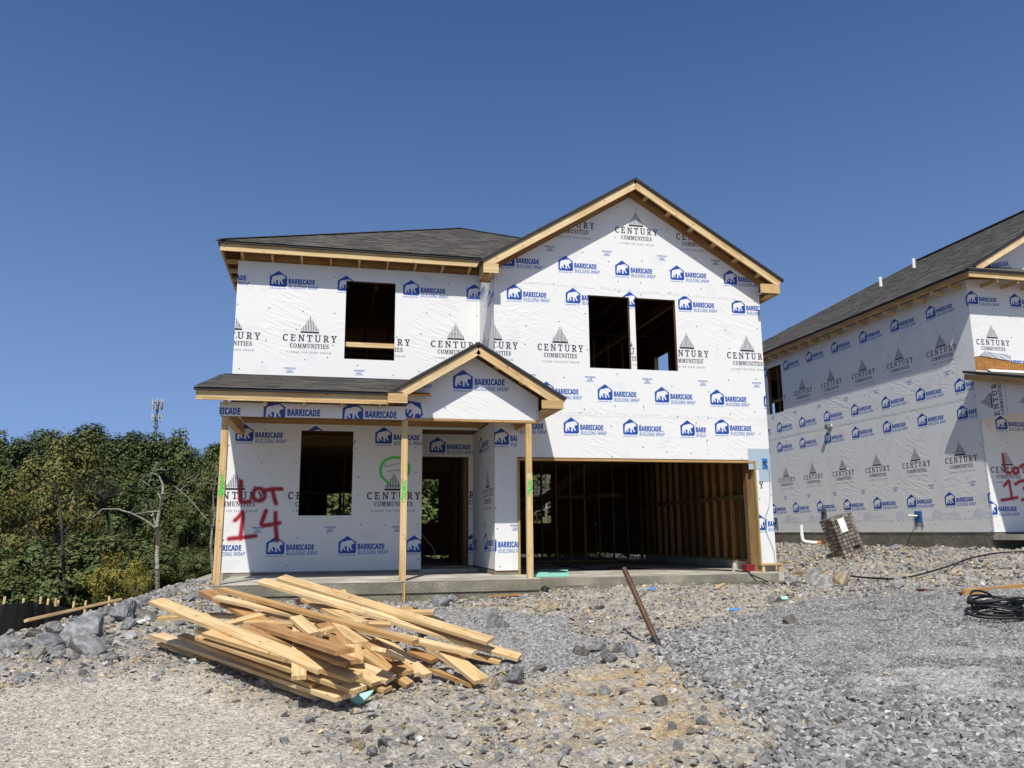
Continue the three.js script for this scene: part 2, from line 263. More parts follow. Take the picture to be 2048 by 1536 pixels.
{
  const axis = (segs) => { const a = []; for (const [p, q, s] of segs) for (let v = p; v < q - 1e-6; v += s) a.push(v); return a; };
  const xs = [-500, -300, -180, -110, -70, -48, -34, ...axis([[-26, -9, 0.6], [-9, -6.5, 0.12], [-6.5, 7.5, 0.06], [7.5, 14, 0.16], [14, 30, 1]]), 30, 42, 60, 100, 180, 300, 500];
  const zs = [-500, -300, -180, -110, -75, -52, ...axis([[-40, -16, 1.2], [-16, -2, 0.3], [-2, 1, 0.1], [1, 11.2, 0.06], [11.2, 16, 0.3], [16, 26, 1.2]]), 26, 36, 60, 120, 300, 500];
  const P = new Float32Array(xs.length * zs.length * 3), C = new Float32Array(P.length), U = new Float32Array(xs.length * zs.length * 2), I = [];
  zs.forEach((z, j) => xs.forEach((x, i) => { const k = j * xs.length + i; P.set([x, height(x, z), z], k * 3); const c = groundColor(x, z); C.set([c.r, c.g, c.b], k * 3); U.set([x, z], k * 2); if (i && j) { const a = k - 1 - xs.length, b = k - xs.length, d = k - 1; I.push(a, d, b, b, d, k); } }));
  const g = new THREE.BufferGeometry(); g.setAttribute('position', new THREE.BufferAttribute(P, 3)); g.setAttribute('color', new THREE.BufferAttribute(C, 3)); g.setAttribute('uv', new THREE.BufferAttribute(U, 2)); g.setIndex(I); g.computeVertexNormals();
  const gt = dtex(1024, 1024, (u, v) => 0.80 + 0.5 * (tfbm(u, v, 64, 4) - 0.5) + 0.3 * (tfbm(u, v, 256, 1) - 0.5), 1.7, 1.7, true);
  const gb = dtex(1024, 1024, (u, v) => tfbm(u, v, 48, 4), 1.3, 1.3);
  const o = GROUND = new THREE.Mesh(g, mat({ vertexColors: true, map: gt, bumpMap: gb, bumpScale: 0.014, roughness: 1 })); o.name = 'ground'; o.userData.kind = 'structure'; scene.add(o);
}
// ---- loose stone: angular chips of a few shapes
function chip(n, flat, sharp = 0) {
  const pts = []; for (let i = 0; i < n; i++) { const v = V(rr(-1, 1), rr(-1, 1), rr(-1, 1)).normalize().multiplyScalar(rr(0.8, 1.05)); v.y *= flat; v.x *= 1 + sharp * 0.3; pts.push(v); }
  const g = new ConvexGeometry(pts), u = []; const p = g.attributes.position; for (let i = 0; i < p.count; i++) u.push(p.getX(i) * 0.4 + p.getY(i) * 0.2, p.getZ(i) * 0.4 + p.getY(i) * 0.3); g.setAttribute('uv', new THREE.Float32BufferAttribute(u, 2)); return g;
}
const stoneTex = dtex(256, 256, (u, v) => 0.82 + 0.45 * (tfbm(u, v, 6, 5) - 0.5), 1, 1, true);
const chipMat = mat({ roughness: 0.92, map: stoneTex });
const chips = [chip(9, 0.7, 1), chip(10, 0.55, 1), chip(11, 0.8), chip(8, 0.5, 1)];
const greyTone = () => { const k = Math.pow(rnd(), 1.2), b = 0.21 + 0.45 * k; return rnd() < 0.9 ? [b, b * 0.97, b * 0.925] : [b * 1.35, b * 1.3, b * 1.2]; };
const rubbleTone = () => { const q = rnd(), b = 0.26 + 0.3 * rnd(); return q < 0.55 ? [b, b * 0.97, b * 0.92] : q < 0.83 ? [b * 1.3, b * 1.16, b * 0.9] : q < 0.93 ? [b * 1.6, b * 1.25, b * 0.78] : [b * 1.6, b * 1.54, b * 1.42]; };
const sandTone = () => { const b = rr(0.5, 0.75); return [b, b * 0.92, b * 0.78]; };
const stoneMats = [0.22, 0.3, 0.36, 0.44, 0.52, 0.6].map((b) => mat({ color: new THREE.Color().setRGB(b * 1.08, b * 1.05, b), roughness: 0.92, map: stoneTex }));
function inside(x, z, margin = 0.2) { const p = V(x - CAM.x, height(x, z) - CAM.y, z - CAM.z).applyQuaternion(camera.quaternion.clone().invert()); if (p.z > -2) return 0; const a = Math.abs(p.x / -p.z) * F, b = (-p.y / -p.z) * F; return a < 1024 * (1 + margin) && b < 768 * 1.12 ? -p.z : 0; }
const noStone = (x, z) => (x > -4.76 && x < 0.55 && z < 1.33 && z > -14) || (x > -0.1 && x < 5.75 && z < 0.5 && z > -14) || (x > 12.3 && z < -1.45) || z < -14;
function scatter(name, label, tries, pick, size, tone, k, region, singles = 0) {
  const list = []; const [x0, x1, z0, z1] = region;
  for (let i = 0; i < tries; i++) { const x = rr(x0, x1), z = rr(z0, z1); if (noStone(x, z)) continue; const d = inside(x, z); if (!d || rnd() > pick(x, z, d)) continue; list.push([x, z, size(d)]); }
  if (singles) {                                             // the stones that show largest are pieces of the ground of their own
    const score = ([x, z, s]) => s / Math.hypot(x - CAM.x, z - CAM.z) * (inside(x, z, -0.02) ? 1 : 0); list.sort((p, q) => score(q) - score(p));
    for (const [x, z, s] of list.splice(0, singles)) { const o = part('stone', chips[Math.floor(rnd() * 4)], stoneMats[Math.floor(rnd() * 6)], GROUND); o.position.set(x, height(x, z) + s * rr(0.15, 0.45), z); o.rotation.set(rr(-0.5, 0.5), rr(0, 6.3), rr(-0.5, 0.5)); o.scale.set(s * rr(0.8, 1.3), s * rr(0.7, 1.1), s * rr(0.7, 1.1)); }
  }
  const m = new THREE.InstancedMesh(chips[k], chipMat, list.length), M = new THREE.Matrix4(), q = new THREE.Quaternion(), c = new THREE.Color();
  list.forEach(([x, z, s], i) => {
    q.setFromEuler(new THREE.Euler(rr(-0.5, 0.5), rr(0, 6.3), rr(-0.5, 0.5))); M.compose(V(x, height(x, z) + s * rr(0.05, 0.35), z), q, V(s * rr(0.8, 1.3), s * rr(0.7, 1.1), s * rr(0.7, 1.1))); m.setMatrixAt(i, M);
    c.setRGB(...tone(x, z)); m.setColorAt(i, c);
  });
  m.name = numbered(name); scene.add(m); tag(m, label, null, null, 'stuff'); m.castShadow = m.receiveShadow = true; return m;
}
const fine = (x, z) => Math.max(inZone('fineA', x, z), inZone('fineB', x, z));
const crs = (x, z) => Math.max(inZone('coarse', x, z), inZone('coarseB', x, z) * 0.9);
const NEAR = [-7.5, 7.5, -1.5, 10.6];
const dustyFine = (x, z) => { const t = greyTone(), k = dusty(x, z) * (rnd() < 0.85 ? 1 : 0.3), q = rr(0.45, 0.85), f = inZone('fineB', x, z) > 0.5 ? (rnd() < 0.4 ? 0.5 : 0.95) : 1.05; return t.map((v, i) => lerp(v * f, q * [1, 0.975, 0.93][i], k * 0.92)); };
for (let k = 0; k < 2; k++) scatter('fine_gravel', 'fine blue-grey crushed stone spread beside the lumber pile and over the mound at right', 300000, (x, z, d) => fine(x, z) * (1 - crs(x, z)) * clamp(10 / d, 0.3, 1), (d) => rr(0.012, 0.03) * clamp(d / 8, 0.95, 1.4), dustyFine, k * 2, [-3.5, 8.6, 2.4, 10.4]);
for (let k = 0; k < 2; k++) scatter('coarse_gravel', 'coarse grey drainage stone in the lower right corner and middle ground', 70000, (x, z) => crs(x, z), () => rr(0.02, 0.05), greyTone, k + 1, [-1, 7.5, 5, 10.6], k ? 0 : 300);
for (let k = 0; k < 2; k++) scatter('rubble_stones', 'broken grey and tan stone chips strewn over the yard', 150000, (x, z, d) => (1 - inZone('sand', x, z)) * (1 - 0.93 * fine(x, z)) * (1 - 0.6 * crs(x, z)) * (0.2 + 0.8 * sstep(fbm(x * 2.1, z * 2.1, 4), 0.64, 0.4)) * (1 - 0.6 * inZone('tan', x, z)), (d) => 0.008 + 0.04 * Math.pow(rnd(), 3.4), rubbleTone, k, NEAR);
scatter('rubble_stones', 'fist-sized grey stones scattered in the rubble', 3600, (x, z) => (1 - inZone('sand', x, z)) * (1 - 0.97 * fine(x, z)) * (1 - crs(x, z)) * sstep(fbm(x * 1.3 + 7, z * 1.3, 3), 0.45, 0.65), () => rr(0.03, 0.075), () => (rnd() < 0.7 ? greyTone() : rubbleTone()), 1, NEAR);
scatter('rubble_stones', 'stones and chips on the bank sloping up to the left corner of the slab', 5000, (x, z) => inZone('sand', x, z) > 0.2 ? 0 : Math.max(gauss(x, z, -5.4, 3, 1.7, 2.2), x < -4.75 && x > -6.6 && z < 1.6 ? 0.9 : 0), () => 0.02 + 0.075 * Math.pow(rnd(), 2.6), () => (rnd() < 0.6 ? greyTone() : rubbleTone()), 2, [-8, -2.8, -6, 7]);
for (let k = 0; k < 2; k++) scatter('rubble_stones', 'grey and tan stones on the ground below the neighbouring house', 30000, (x, z, d) => 0.75, (d) => 0.014 + 0.075 * Math.pow(rnd(), 5), rubbleTone, k + 1, [4.6, 17, -13, 3.6]);
for (let k = 0; k < 2; k++) scatter('crushed_sand', 'pale crushed stone fines in the lower left corner', 17000, (x, z) => inZone('sand', x, z, 0.15), () => 0.004 + 0.014 * Math.pow(rnd(), 3), sandTone, k, [-7.5, -0.5, 6, 10.6]);

// ------------------------------------------------------------------ shingled slopes
// O: eave corner, e: along the eave, s: up the slope; keep(u, t) says where the slope lies
function shingles(parent, O, e, s, width, run, keep, singles) {
  e = e.clone().normalize(); s = s.clone().normalize(); const n = s.clone().cross(e).multiplyScalar(s.clone().cross(e).y > 0 ? 1 : -1), geo = bx(0, 0, 0, 1, 1, 1), rest = [], M = new THREE.Matrix4();
  const ex = 0.143, list = [];
  for (let r = 0; r * ex < run; r++) for (let u = -rr(0, 0.3); u < width;) {
    const w = rr(0.2, 0.42), a = Math.max(u, 0), b = Math.min(u + w, width), t = r * ex; u += w;
    if (b - a < 0.05 || !keep((a + b) / 2, t + ex / 2)) continue;
    list.push([a, b, t, Math.floor(rnd() * 5), rr(0, 0.004)]);
  }
  const lift = s.clone().addScaledVector(n, -0.045).normalize(), up = lift.clone().cross(e).multiplyScalar(lift.clone().cross(e).y > 0 ? 1 : -1);
  list.forEach(([a, b, t, k, j], i) => {
    const c = O.clone().addScaledVector(e, (a + b) / 2).addScaledVector(s, t + ex * 0.55).addScaledVector(n, 0.012 + j);
    M.makeBasis(e.clone().multiplyScalar(b - a - 0.004), up.clone().multiplyScalar(0.006), lift.clone().multiplyScalar(ex * 1.25).multiplyScalar(e.clone().cross(up).dot(lift) > 0 ? 1 : -1)); 
    if (e.clone().cross(up).dot(lift) < 0) M.makeBasis(e.clone().multiplyScalar(-(b - a - 0.004)), up.clone().multiplyScalar(0.006), lift.clone().multiplyScalar(ex * 1.25));
    M.setPosition(c);
    if (i < singles) { const m = part('shingle', geo, shingleMats[k], parent); M.decompose(m.position, m.quaternion, m.scale); }
    else { const g = geo.clone().applyMatrix4(M), q = shingleMats[k].color, col = new Float32Array(g.attributes.position.count * 3), U = g.attributes.uv; for (let v = 0; v < col.length; v += 3) col.set([q.r, q.g, q.b], v); for (let v = 0; v < U.count; v++) U.setXY(v, U.getX(v) * 0.3 + a, U.getY(v) * 0.15 + t); g.setAttribute('color', new THREE.BufferAttribute(col, 3)); rest.push(g.toNonIndexed()); }
  });
  if (rest.length) part('shingles', rest, shingleVC, parent).userData.kind = 'stuff';
}
const quad = (a, b, c, d, th = 0.03) => {            // a roof deck panel with thickness below it
  const n = b.clone().sub(a).cross(d.clone().sub(a)).normalize(); if (n.y > 0) n.negate(); const lo = [a, b, c, d].map((p) => p.clone().addScaledVector(n, th)), P = [a, b, c, d, ...lo], f = [[0, 1, 2, 3], [7, 6, 5, 4], [0, 4, 5, 1], [1, 5, 6, 2], [2, 6, 7, 3], [3, 7, 4, 0]], pos = [], uv = [];
  const e = b.clone().sub(a).normalize(), s = d.clone().sub(a).addScaledVector(e, -d.clone().sub(a).dot(e)).normalize();
  for (const [i, j, k, l] of f) for (const v of [i, j, k, i, k, l]) { pos.push(P[v].x, P[v].y, P[v].z); uv.push(P[v].dot(e) + (P[v].y * 0.3), P[v].dot(s)); }
  const g = new THREE.BufferGeometry(); g.setAttribute('position', new THREE.Float32BufferAttribute(pos, 3)); g.setAttribute('uv', new THREE.Float32BufferAttribute(uv, 2)); g.computeVertexNormals(); return g;
};

// ------------------------------------------------------------------ the house on lot 14
const house = thing('unfinished_house', 'two-storey timber-framed house in printed white wrap with an open garage, marked LOT 14', 'house', [0, 0, 0]);
const XL = -4.93, XR = 5.72, ZL = -1.5, ZB = -11;
{
  const Mleft = frame(V(0, 0, ZL), V(0, 0, 1)), Mright = frame(V(0, 0, 0), V(0, 0, 1)), Mside = frame(V(0, 0, 0), V(-1, 0, 0));
  const LW = [[-3.58, -2.57, 1.12, 2.78], [-2.8, -1.79, 4.26, 5.91]];
  const jamb = (parent, [a, b, c, d], z, m = framing, dep = 0.1) => { // studs, header and sill round an opening
    part('jamb', span(a - 0.038, a - 0.002, c, d, z - dep, z - 0.014), m, parent); part('jamb', span(b + 0.002, b + 0.038, c, d, z - dep, z - 0.014), m, parent);
    part('header', span(a - 0.038, b + 0.038, d + 0.002, d + 0.2, z - dep, z - 0.014), m, parent); part('sill', span(a - 0.038, b + 0.038, c - 0.04, c - 0.002, z - dep, z - 0.014), m, parent);
  };
  // --- left front wall
  const wl = part('front_wall', slab([[XL, 0.06], [-1.2, 0.06], [-1.2, 2.85], [-0.02, 2.85], [-0.02, 6.2], [XL, 6.2]], LW, Mleft, -0.014, -0.002), osb, house);
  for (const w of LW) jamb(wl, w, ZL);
  part('brace_board', span(-2.9, -1.74, 4.54, 4.64, ZL - 0.14, ZL - 0.102), pine[0], wl);
  const spray = (c, pts, w, col, soft) => { const { g, X, Y, ppm } = c; g.save(); g.strokeStyle = col; g.lineCap = g.lineJoin = 'round'; for (const [lw, al] of [[w * 2.1, 0.07], [w * 1.6, 0.13], [w * 1.25, 0.3], [w, 0.55], [w * 0.7, 0.8]]) { g.globalAlpha = al * soft; g.lineWidth = lw * ppm; g.beginPath(); pts.forEach(([u, v], i) => { if (!i) return g.moveTo(X(u), Y(v)); const e = pts[i + 1], q = e ? [(u + e[0]) / 2, (v + e[1]) / 2] : [u, v]; g.quadraticCurveTo(X(u), Y(v), X(q[0]), Y(q[1])); }); g.stroke(); }; g.fillStyle = col; for (let i = 0; i < pts.length * 26; i++) { const p = pts[Math.floor(rnd() * (pts.length - 1))], q = pts[pts.indexOf(p) + 1], t = rnd(); g.globalAlpha = rr(0.08, 0.35); g.beginPath(); g.arc(X(lerp(p[0], q[0], t)) + rr(-1, 1) * rr(0, 2) * w * ppm, Y(lerp(p[1], q[1], t)) + rr(-1, 1) * rr(0, 2) * w * ppm, rr(0.5, 1.8), 0, 7); g.fill(); } g.restore(); };
  const P = (l) => l.map(([x, y]) => { const p = onPlane(x, y, 'z', ZL); return [p.x, p.y]; });
  const BL = (c, u, v, sx = 0.95, sy = 0.97) => c.put(u, v, logoBlue, sx, sy), CL = (c, u, v, sx = 1, sy = 1) => c.put(u, v, logoInk, sx, sy), SP = (c, u, v) => c.put(u, v, smallPrint);
  sheet(wl, Mleft, [[XL - 0.01, 3.4], [0, 3.4], [0, 6.2], [XL - 0.01, 6.2]], [LW[1]], 0.004, (c) => {
    for (let k = -1; k < 4; k++) BL(c, -4.15 + 1.345 * k, 5.86 - 0.012 * k); for (const u of [-4.98, -3.49, -2.0, -0.51]) CL(c, u, 4.65); for (const u of [-5.2, -3.85, -2.49, -1.13]) SP(c, u, 3.98); for (const u of [-4.87, -3.49, -2.14, -0.8]) BL(c, u, 3.66);
    c.seam(-0.06, 3.4, -0.06, 6.2);
  });
  sheet(wl, Mleft, [[XL - 0.01, 0.06], [-1.19, 0.06], [-1.19, 2.85], [-0.02, 2.85], [-0.02, 3.4], [XL - 0.01, 3.4]], [LW[0]], 0.002, (c) => {
    for (let k = 0; k < 3; k++) BL(c, -4.65 + 1.34 * k, 2.71); for (const u of [-4.77, -3.26, -1.75]) CL(c, u, 1.5); for (const u of [-4.32, -2.97, -1.66]) SP(c, u, 0.85); for (const u of [-5.32, -3.98, -2.63, -1.33]) BL(c, u, 0.55);
    const R = '#a11420', G = '#3fd03a';
    for (const s of [[[482, 963], [480, 984], [479, 1003], [489, 1005], [500, 1003]], [[511, 977], [505, 987], [508, 999], [518, 1003], [529, 998], [530, 985], [523, 977], [512, 978]], [[530, 981], [545, 978], [563, 978]], [[545, 980], [548, 995], [552, 1007]], [[470, 1041], [478, 1035], [487, 1020], [484, 1050], [481, 1077]], [[458, 1078], [480, 1076], [511, 1072]], [[532, 1022], [526, 1038], [521, 1052], [540, 1050], [559, 1046]], [[551, 1026], [551, 1050], [554, 1081]]]) spray(c, P(s), 0.064, R, 1);
    spray(c, P([[779, 968], [766, 958], [760, 943], [764, 926], [777, 916], [795, 914], [810, 920], [819, 932], [818, 945], [812, 956]]), 0.042, G, 0.9); spray(c, P([[773, 972], [790, 972], [801, 971]]), 0.012, '#2d7a2e', 0.9);
    c.g.save(); c.g.strokeStyle = 'rgba(90,95,100,.8)'; c.g.lineWidth = 1.4; const w = P([[768, 934], [800, 927], [775, 943], [800, 940]]); for (let k = 0; k < 2; k++) { c.g.beginPath(); for (let i = 0; i < 26; i++) { const t = i / 25; c.g.lineTo(c.X(lerp(w[k * 2][0], w[k * 2 + 1][0], t)), c.Y(lerp(w[k * 2][1], w[k * 2 + 1][1], t)) + 4 * Math.sin(i * 2.4 + k)); } c.g.stroke(); } c.g.restore();
    c.seam(-0.06, 2.85, -0.06, 3.4);
  });
  // --- front wall of the garage wing
  const GO = [0.44, 5.39, -0.2, 2.15], W1 = [1.93, 2.8, 3.95, 5.44], W2 = [2.92, 3.8, 3.95, 5.44];
  const roofU = (x) => 7.6 - 0.612 * Math.abs(x - 2.88);
  const wr = part('garage_wing_wall', slab([[0, 0.06], [0.44, 0.06], [0.44, 2.15], [5.39, 2.15], [5.39, 0.1], [XR, 0.1], [XR, roofU(XR)], [2.88, 7.6], [0, roofU(0)]], [W1, W2], Mright, -0.014, -0.002), osb, house);
  for (const w of [W1, W2]) jamb(wr, w, 0);
  const BR = (c, u, v) => c.put(u, v, logoBlue, 0.86, 0.92), CR = (c, u, v) => c.put(u, v, logoInk, 0.88, 0.95), SR = (c, u, v) => c.put(u, v, smallPrint);
  sheet(wr, Mright, [[0.005, 5.62], [XR + 0.006, 5.5], [XR + 0.006, roofU(XR)], [2.88, 7.6], [0.005, roofU(0)]], [], 0.006, (c) => {
    for (let k = 0; k < 5; k++) BR(c, 0.27 + 1.203 * k, 6.09 - 0.02 * k); for (const u of [1.63, 3.01, 4.36]) CR(c, u, 6.87 - 0.03 * (u - 3)); for (let k = 0; k < 4; k++) SR(c, 1.15 + 1.205 * k, 6.36 - 0.015 * k); c.seam(0.05, 5.66, XR, 5.54);
  });
  sheet(wr, Mright, [[0, 3.0], [XR + 0.004, 2.98], [XR + 0.004, 5.54], [0, 5.66]], [W1, W2], 0.004, (c) => {
    for (let k = 0; k < 5; k++) BR(c, 0.41 + 1.205 * k, 5.41 - 0.005 * k); for (const u of [0.0, 1.33, 2.68, 4.02, 5.37]) CR(c, u, 4.32); for (let k = 0; k < 5; k++) SR(c, 0.72 + 1.205 * k, 3.72); for (let k = 0; k < 5; k++) BR(c, 1.03 + 1.2 * k, 3.48 - 0.015 * k); c.seam(0.05, 3.06, XR, 3.03);
  });
  sheet(wr, Mright, [[0.4, 2.17], [4.42, 2.17], [4.42, 3.05], [0.4, 3.05]], [], 0.002, (c) => { for (let k = -1; k < 4; k++) BR(c, 1.52 + 1.215 * k, 2.79); });
  sheet(wr, Mright, [[0, 0.08], [0.44, 0.08], [0.44, 2.74], [0, 3.05]], [], 0.003, (c) => { c.put(0.13, 2.55, logoBlue, 0.86, 0.92); SR(c, 0.4, 0.85); c.put(-0.12, 0.57, logoBlue, 0.86, 0.92); });
  sheet(wr, Mright, [[4.34, 2.17], [5.39, 2.17], [5.39, 0.12], [XR + 0.004, 0.12], [XR + 0.004, 3.03], [4.34, 3.03]], [], 0.003, (c) => { BR(c, 4.7, 2.84); CR(c, 5.08, 1.66); BR(c, 5.41, 0.92); c.seam(4.36, 2.2, 4.36, 3.03); });
  const tapeMat = mat({ map: (() => { const c = canvas(256, 256), g = c.getContext('2d'); g.fillStyle = '#a9b8c4'; g.fillRect(0, 0, 256, 256); g.fillStyle = '#5f7282'; for (let y = 10; y < 256; y += 18) for (let x = (y % 36) / 2; x < 256; x += 22) g.fillRect(x, y, 9, 3); return ctex(c, 0.6, 0.6); })(), roughness: 0.5 });
  part('flashing_tape', span(5.24, 5.726, 1.98, 2.4, 0.0065, 0.0085), tapeMat, wr); part('flashing_tape', span(5.46, 5.726, 1.74, 1.978, 0.0065, 0.0085), tapeMat, wr);
  part('outlet_box', [span(5.545, 5.66, 2.0, 2.2, 0.009, 0.02)], mat({ color: '#2f6fb5' }), wr);
  part('cable_hole_disc', cyl(V(5.6, 2.11, 0.0185), V(5.6, 2.11, 0.0225), 0.04, 0.04, 16), black, wr);  // solid black disc painted as the dark inside a hole
  part('hanging_cable', [tube([V(5.6, 2.1, 0.03), V(5.65, 2.05, 0.09), V(5.67, 1.8, 0.05), V(5.63, 1.3, 0.04), V(5.5, 0.95, 0.03), V(5.55, 0.7, 0.03), V(5.66, 0.4, 0.03), V(5.68, 0.14, 0.04)], 0.006, 50, 6)], mat({ color: '#b9bab6' }), wr);
  // garage door frame of treated lumber
  part('door_jamb', span(0.44, 0.48, -0.04, 2.15, -0.13, 0.03), treated, wr); part('door_jamb', span(5.35, 5.39, -0.1, 2.15, -0.13, 0.03), treated, wr); part('trimmer', span(5.25, 5.349, -0.03, 2.11, -0.28, -0.13), framing, wr);
  part('door_head', span(0.481, 5.349, 2.112, 2.15, -0.13, 0.02), stainPine, wr); part('header_beam', span(0.3, 5.6, 2.153, 2.5, -0.14, -0.016), framing, wr);
  // wrapped return wall and entry side wall
  const ws = part('return_wall', [slab([[-1.5, 2.86], [-0.02, 2.86], [-0.02, roofU(0)], [-1.5, roofU(0) + 0.2]], [], Mside, -0.014, -0.002), slab([[-2.3, 0.08], [-0.02, 0.08], [-0.02, 2.855], [-2.3, 2.855]], [], Mside, -0.014, -0.002)], osb, house);
  sheet(ws, Mside, [[-1.495, 2.86], [0.006, 2.86], [0.006, roofU(0)], [-1.495, roofU(0) + 0.2]], [], 0.004, (c) => { c.put(-1.65, 5.8, logoBlue, 0.95, 0.97); c.put(-1.0, 4.5, logoInk, 1, 1); c.put(-0.45, 5.4, logoBlue, 0.95, 0.97); c.seam(-1.45, 2.9, -1.45, 6); });
  sheet(ws, Mside, [[-2.295, 0.1], [0.006, 0.1], [0.006, 2.858], [-2.295, 2.858]], [], 0.004, (c) => { c.put(-1.35, 2.54, logoBlue, 1, 0.97); c.put(-0.65, 1.52, logoInk, 1, 1); c.put(-0.85, 0.6, logoBlue, 1, 0.97); c.put(-2.6, 0.6, logoBlue, 1, 0.97); c.put(-0.9, 0.9, smallPrint); });
  // entry wall with the doorway
  const Mdoor = frame(V(0, 0, -2.3), V(0, 0, 1)), DO = [-1.1, -0.1, 0.0, 2.37];
  const wd = part('entry_wall', slab([[-1.25, 0.09], [-1.1, 0.09], [-1.1, 2.37], [-0.1, 2.37], [-0.1, 0.09], [0.0, 0.09], [0.0, 2.855], [-1.25, 2.855]], [], Mdoor, -0.014, -0.002), osb, house);
  sheet(wd, Mdoor, [[-1.25, 0.09], [-1.1, 0.09], [-1.1, 2.37], [-0.1, 2.37], [-0.1, 0.09], [0.0, 0.09], [0.0, 2.855], [-1.25, 2.855]], [], 0.004, (c) => { c.put(-0.77, 2.62, logoBlue, 0.95, 0.97); c.put(-0.35, 1.56, logoInk); c.put(-0.02, 0.56, logoBlue, 0.95, 0.97); });
  part('jamb', span(-1.138, -1.102, 0.09, 2.37, -2.42, -2.314), framing, wd); part('jamb', span(-0.098, -0.062, 0.09, 2.37, -2.42, -2.314), framing, wd); part('header', span(-1.138, -0.062, 2.372, 2.6, -2.42, -2.314), framing, wd);
  part('door_cable', tube([V(-1.09, 0.75, -2.28), V(-1.0, 0.62, -2.2), V(-0.86, 0.45, -2.15), V(-0.82, 0.28, -2.2), V(-0.85, 0.2, -2.28)], 0.006, 30, 6), mat({ color: '#c4c6c2' }), wd);
  part('entry_return', span(-1.214, -1.2, 0.09, 2.85, -2.316, -1.516), osb, house);
  // other outside walls
  const SW = [-5.4, -4.5, 4.1, 5.46];
  const wR = part('right_side_wall', [slab([[0.016, 0.1], [-ZB, 0.1], [-ZB, 6.58], [1.3, 6.58], [1.3, 5.98], [0.016, 5.98]], [[4.5, 5.4, 4.1, 5.46]], frame(V(XR, 0, 0), V(1, 0, 0)), -0.014, -0.002)], osb, house);
  sheet(wR, frame(V(XR, 0, 0), V(1, 0, 0)), [[0.0, 0.1], [-ZB, 0.1], [-ZB, 6.58], [1.3, 6.58], [1.3, 5.98], [0.0, 5.98]], [[4.5, 5.4, 4.1, 5.46]], 0.004, (c) => { for (let k = 0; k < 8; k++) { c.put(0.6 + 1.37 * k, 5.5, logoBlue); c.put(0.6 + 1.37 * k, 3.3, logoBlue); c.put(0.9 + 1.5 * k, 4.4, logoInk); } }, 90);
  part('jamb', span(XR - 0.11, XR - 0.015, 4.1, 5.46, -4.5, -4.46), stainPine, wR); part('jamb', span(XR - 0.11, XR - 0.015, 4.1, 5.46, -5.44, -5.4), stainPine, wR);
  const wLs = part('left_side_wall', slab([[ZB, 0.06], [ZL - 0.016, 0.06], [ZL - 0.016, 6.2], [ZB, 6.2]], [[-6.4, -5.4, 4.1, 5.4]], frame(V(XL, 0, 0), V(-1, 0, 0)), -0.014, -0.002), osb, house);
  sheet(wLs, frame(V(XL, 0, 0), V(-1, 0, 0)), [[ZB, 0.06], [ZL, 0.06], [ZL, 6.2], [ZB, 6.2]], [[-6.4, -5.4, 4.1, 5.4]], 0.004, (c) => { for (let k = 0; k < 7; k++) { c.put(-10.4 + 1.37 * k, 5.8, logoBlue); c.put(-10.4 + 1.37 * k, 2.7, logoBlue); c.put(-10.2 + 1.5 * k, 4.6, logoInk); } }, 90);
  const RWn = [[-3.05, -2.2, 1.1, 2.0], [-0.25, 0.42, 1.06, 2.45], [3.45, 4.15, 1.05, 2.72], [-3.4, -2.4, 4.2, 5.5]];
  const wB = part('rear_wall', slab([[XL + 0.016, 0.06], [XR - 0.016, 0.06], [XR - 0.016, 6.6], [XL + 0.016, 6.6]], RWn, frame(V(0, 0, ZB), V(0, 0, 1)), -0.014, -0.002), osb, house);
  part('mullion', span(3.36, 4.29, 1.82, 1.9, ZB - 0.1, ZB - 0.02), framing, wB); part('mullion', span(-2.68, -2.61, 1.1, 2.0, ZB - 0.1, ZB - 0.02), framing, wB);
  // --- floors, foundation
  part('floor_slab', [span(XL + 0.03, -0.02, -0.35, 0.058, ZB, ZL - 0.03), span(-0.03, XR - 0.03, -0.45, -0.035, ZB, 0.0)], concrete, house);
  part('foundation', [span(XL + 0.02, -1.22, -0.35, 0.055, ZL - 0.028, ZL - 0.01), span(0.005, 0.44, -0.2, 0.085, -0.1, -0.012), span(-0.012, 0.004, -0.02, 0.078, -2.3, -0.012), span(-1.2, -0.012, -0.02, 0.085, -2.5, -2.312)], formed, house);
  const ap = part('garage_apron', [span(0.525, 5.62, -0.36, -0.036, 0.002, 0.42)], concrete, house); part('footing_ledge', [span(0.525, 5.72, -0.6, -0.19, 0.421, 0.5)], roughConcrete, ap); part('apron_face', [span(0.525, 5.5, -0.188, -0.05, 0.421, 0.432)], formed, ap);
  part('corner_footing', [span(5.41, 5.7, -0.5, 0.095, -0.5, -0.005)], concrete, house);
  const ps = part('porch_slab', [span(-4.74, -1.795, -0.012, 0, -1.5, 1.3), span(-1.787, 0.52, -0.012, 0, -2.3, 1.3)], concrete, house);
  part('slab_edge', [span(-4.735, -1.8, -0.19, -0.0125, 1.1, 1.294), span(-1.76, 0.515, -0.19, -0.0125, 1.1, 1.296)], formed, ps); part('slab_footing', [span(-4.72, 0.51, -0.75, -0.1905, 1.0, 1.27), span(-4.72, 0.51, -0.75, -0.0125, -1.4, 0.999)], roughConcrete, ps);
  part('form_stake', span(-1.8, -1.76, -0.4, -0.02, 1.298, 1.335), stainPine, ps);
  part('upper_floor', [span(XL + 0.12, -0.06, 2.86, 2.9, ZB + 0.02, ZL - 0.12), span(-0.02, XR - 0.12, 2.86, 2.9, ZB + 0.02, -0.16)], osb, house);
  // --- framing seen through the openings
  const gw = part('garage_framing', [span(5.55, XR - 0.016, -0.03, 0.13, -6.4, -0.3)], concrete, house);
  const pick = () => (rnd() < 0.5 ? framing : brownPine);  // only darker woods, deepening the painted dimness indoors
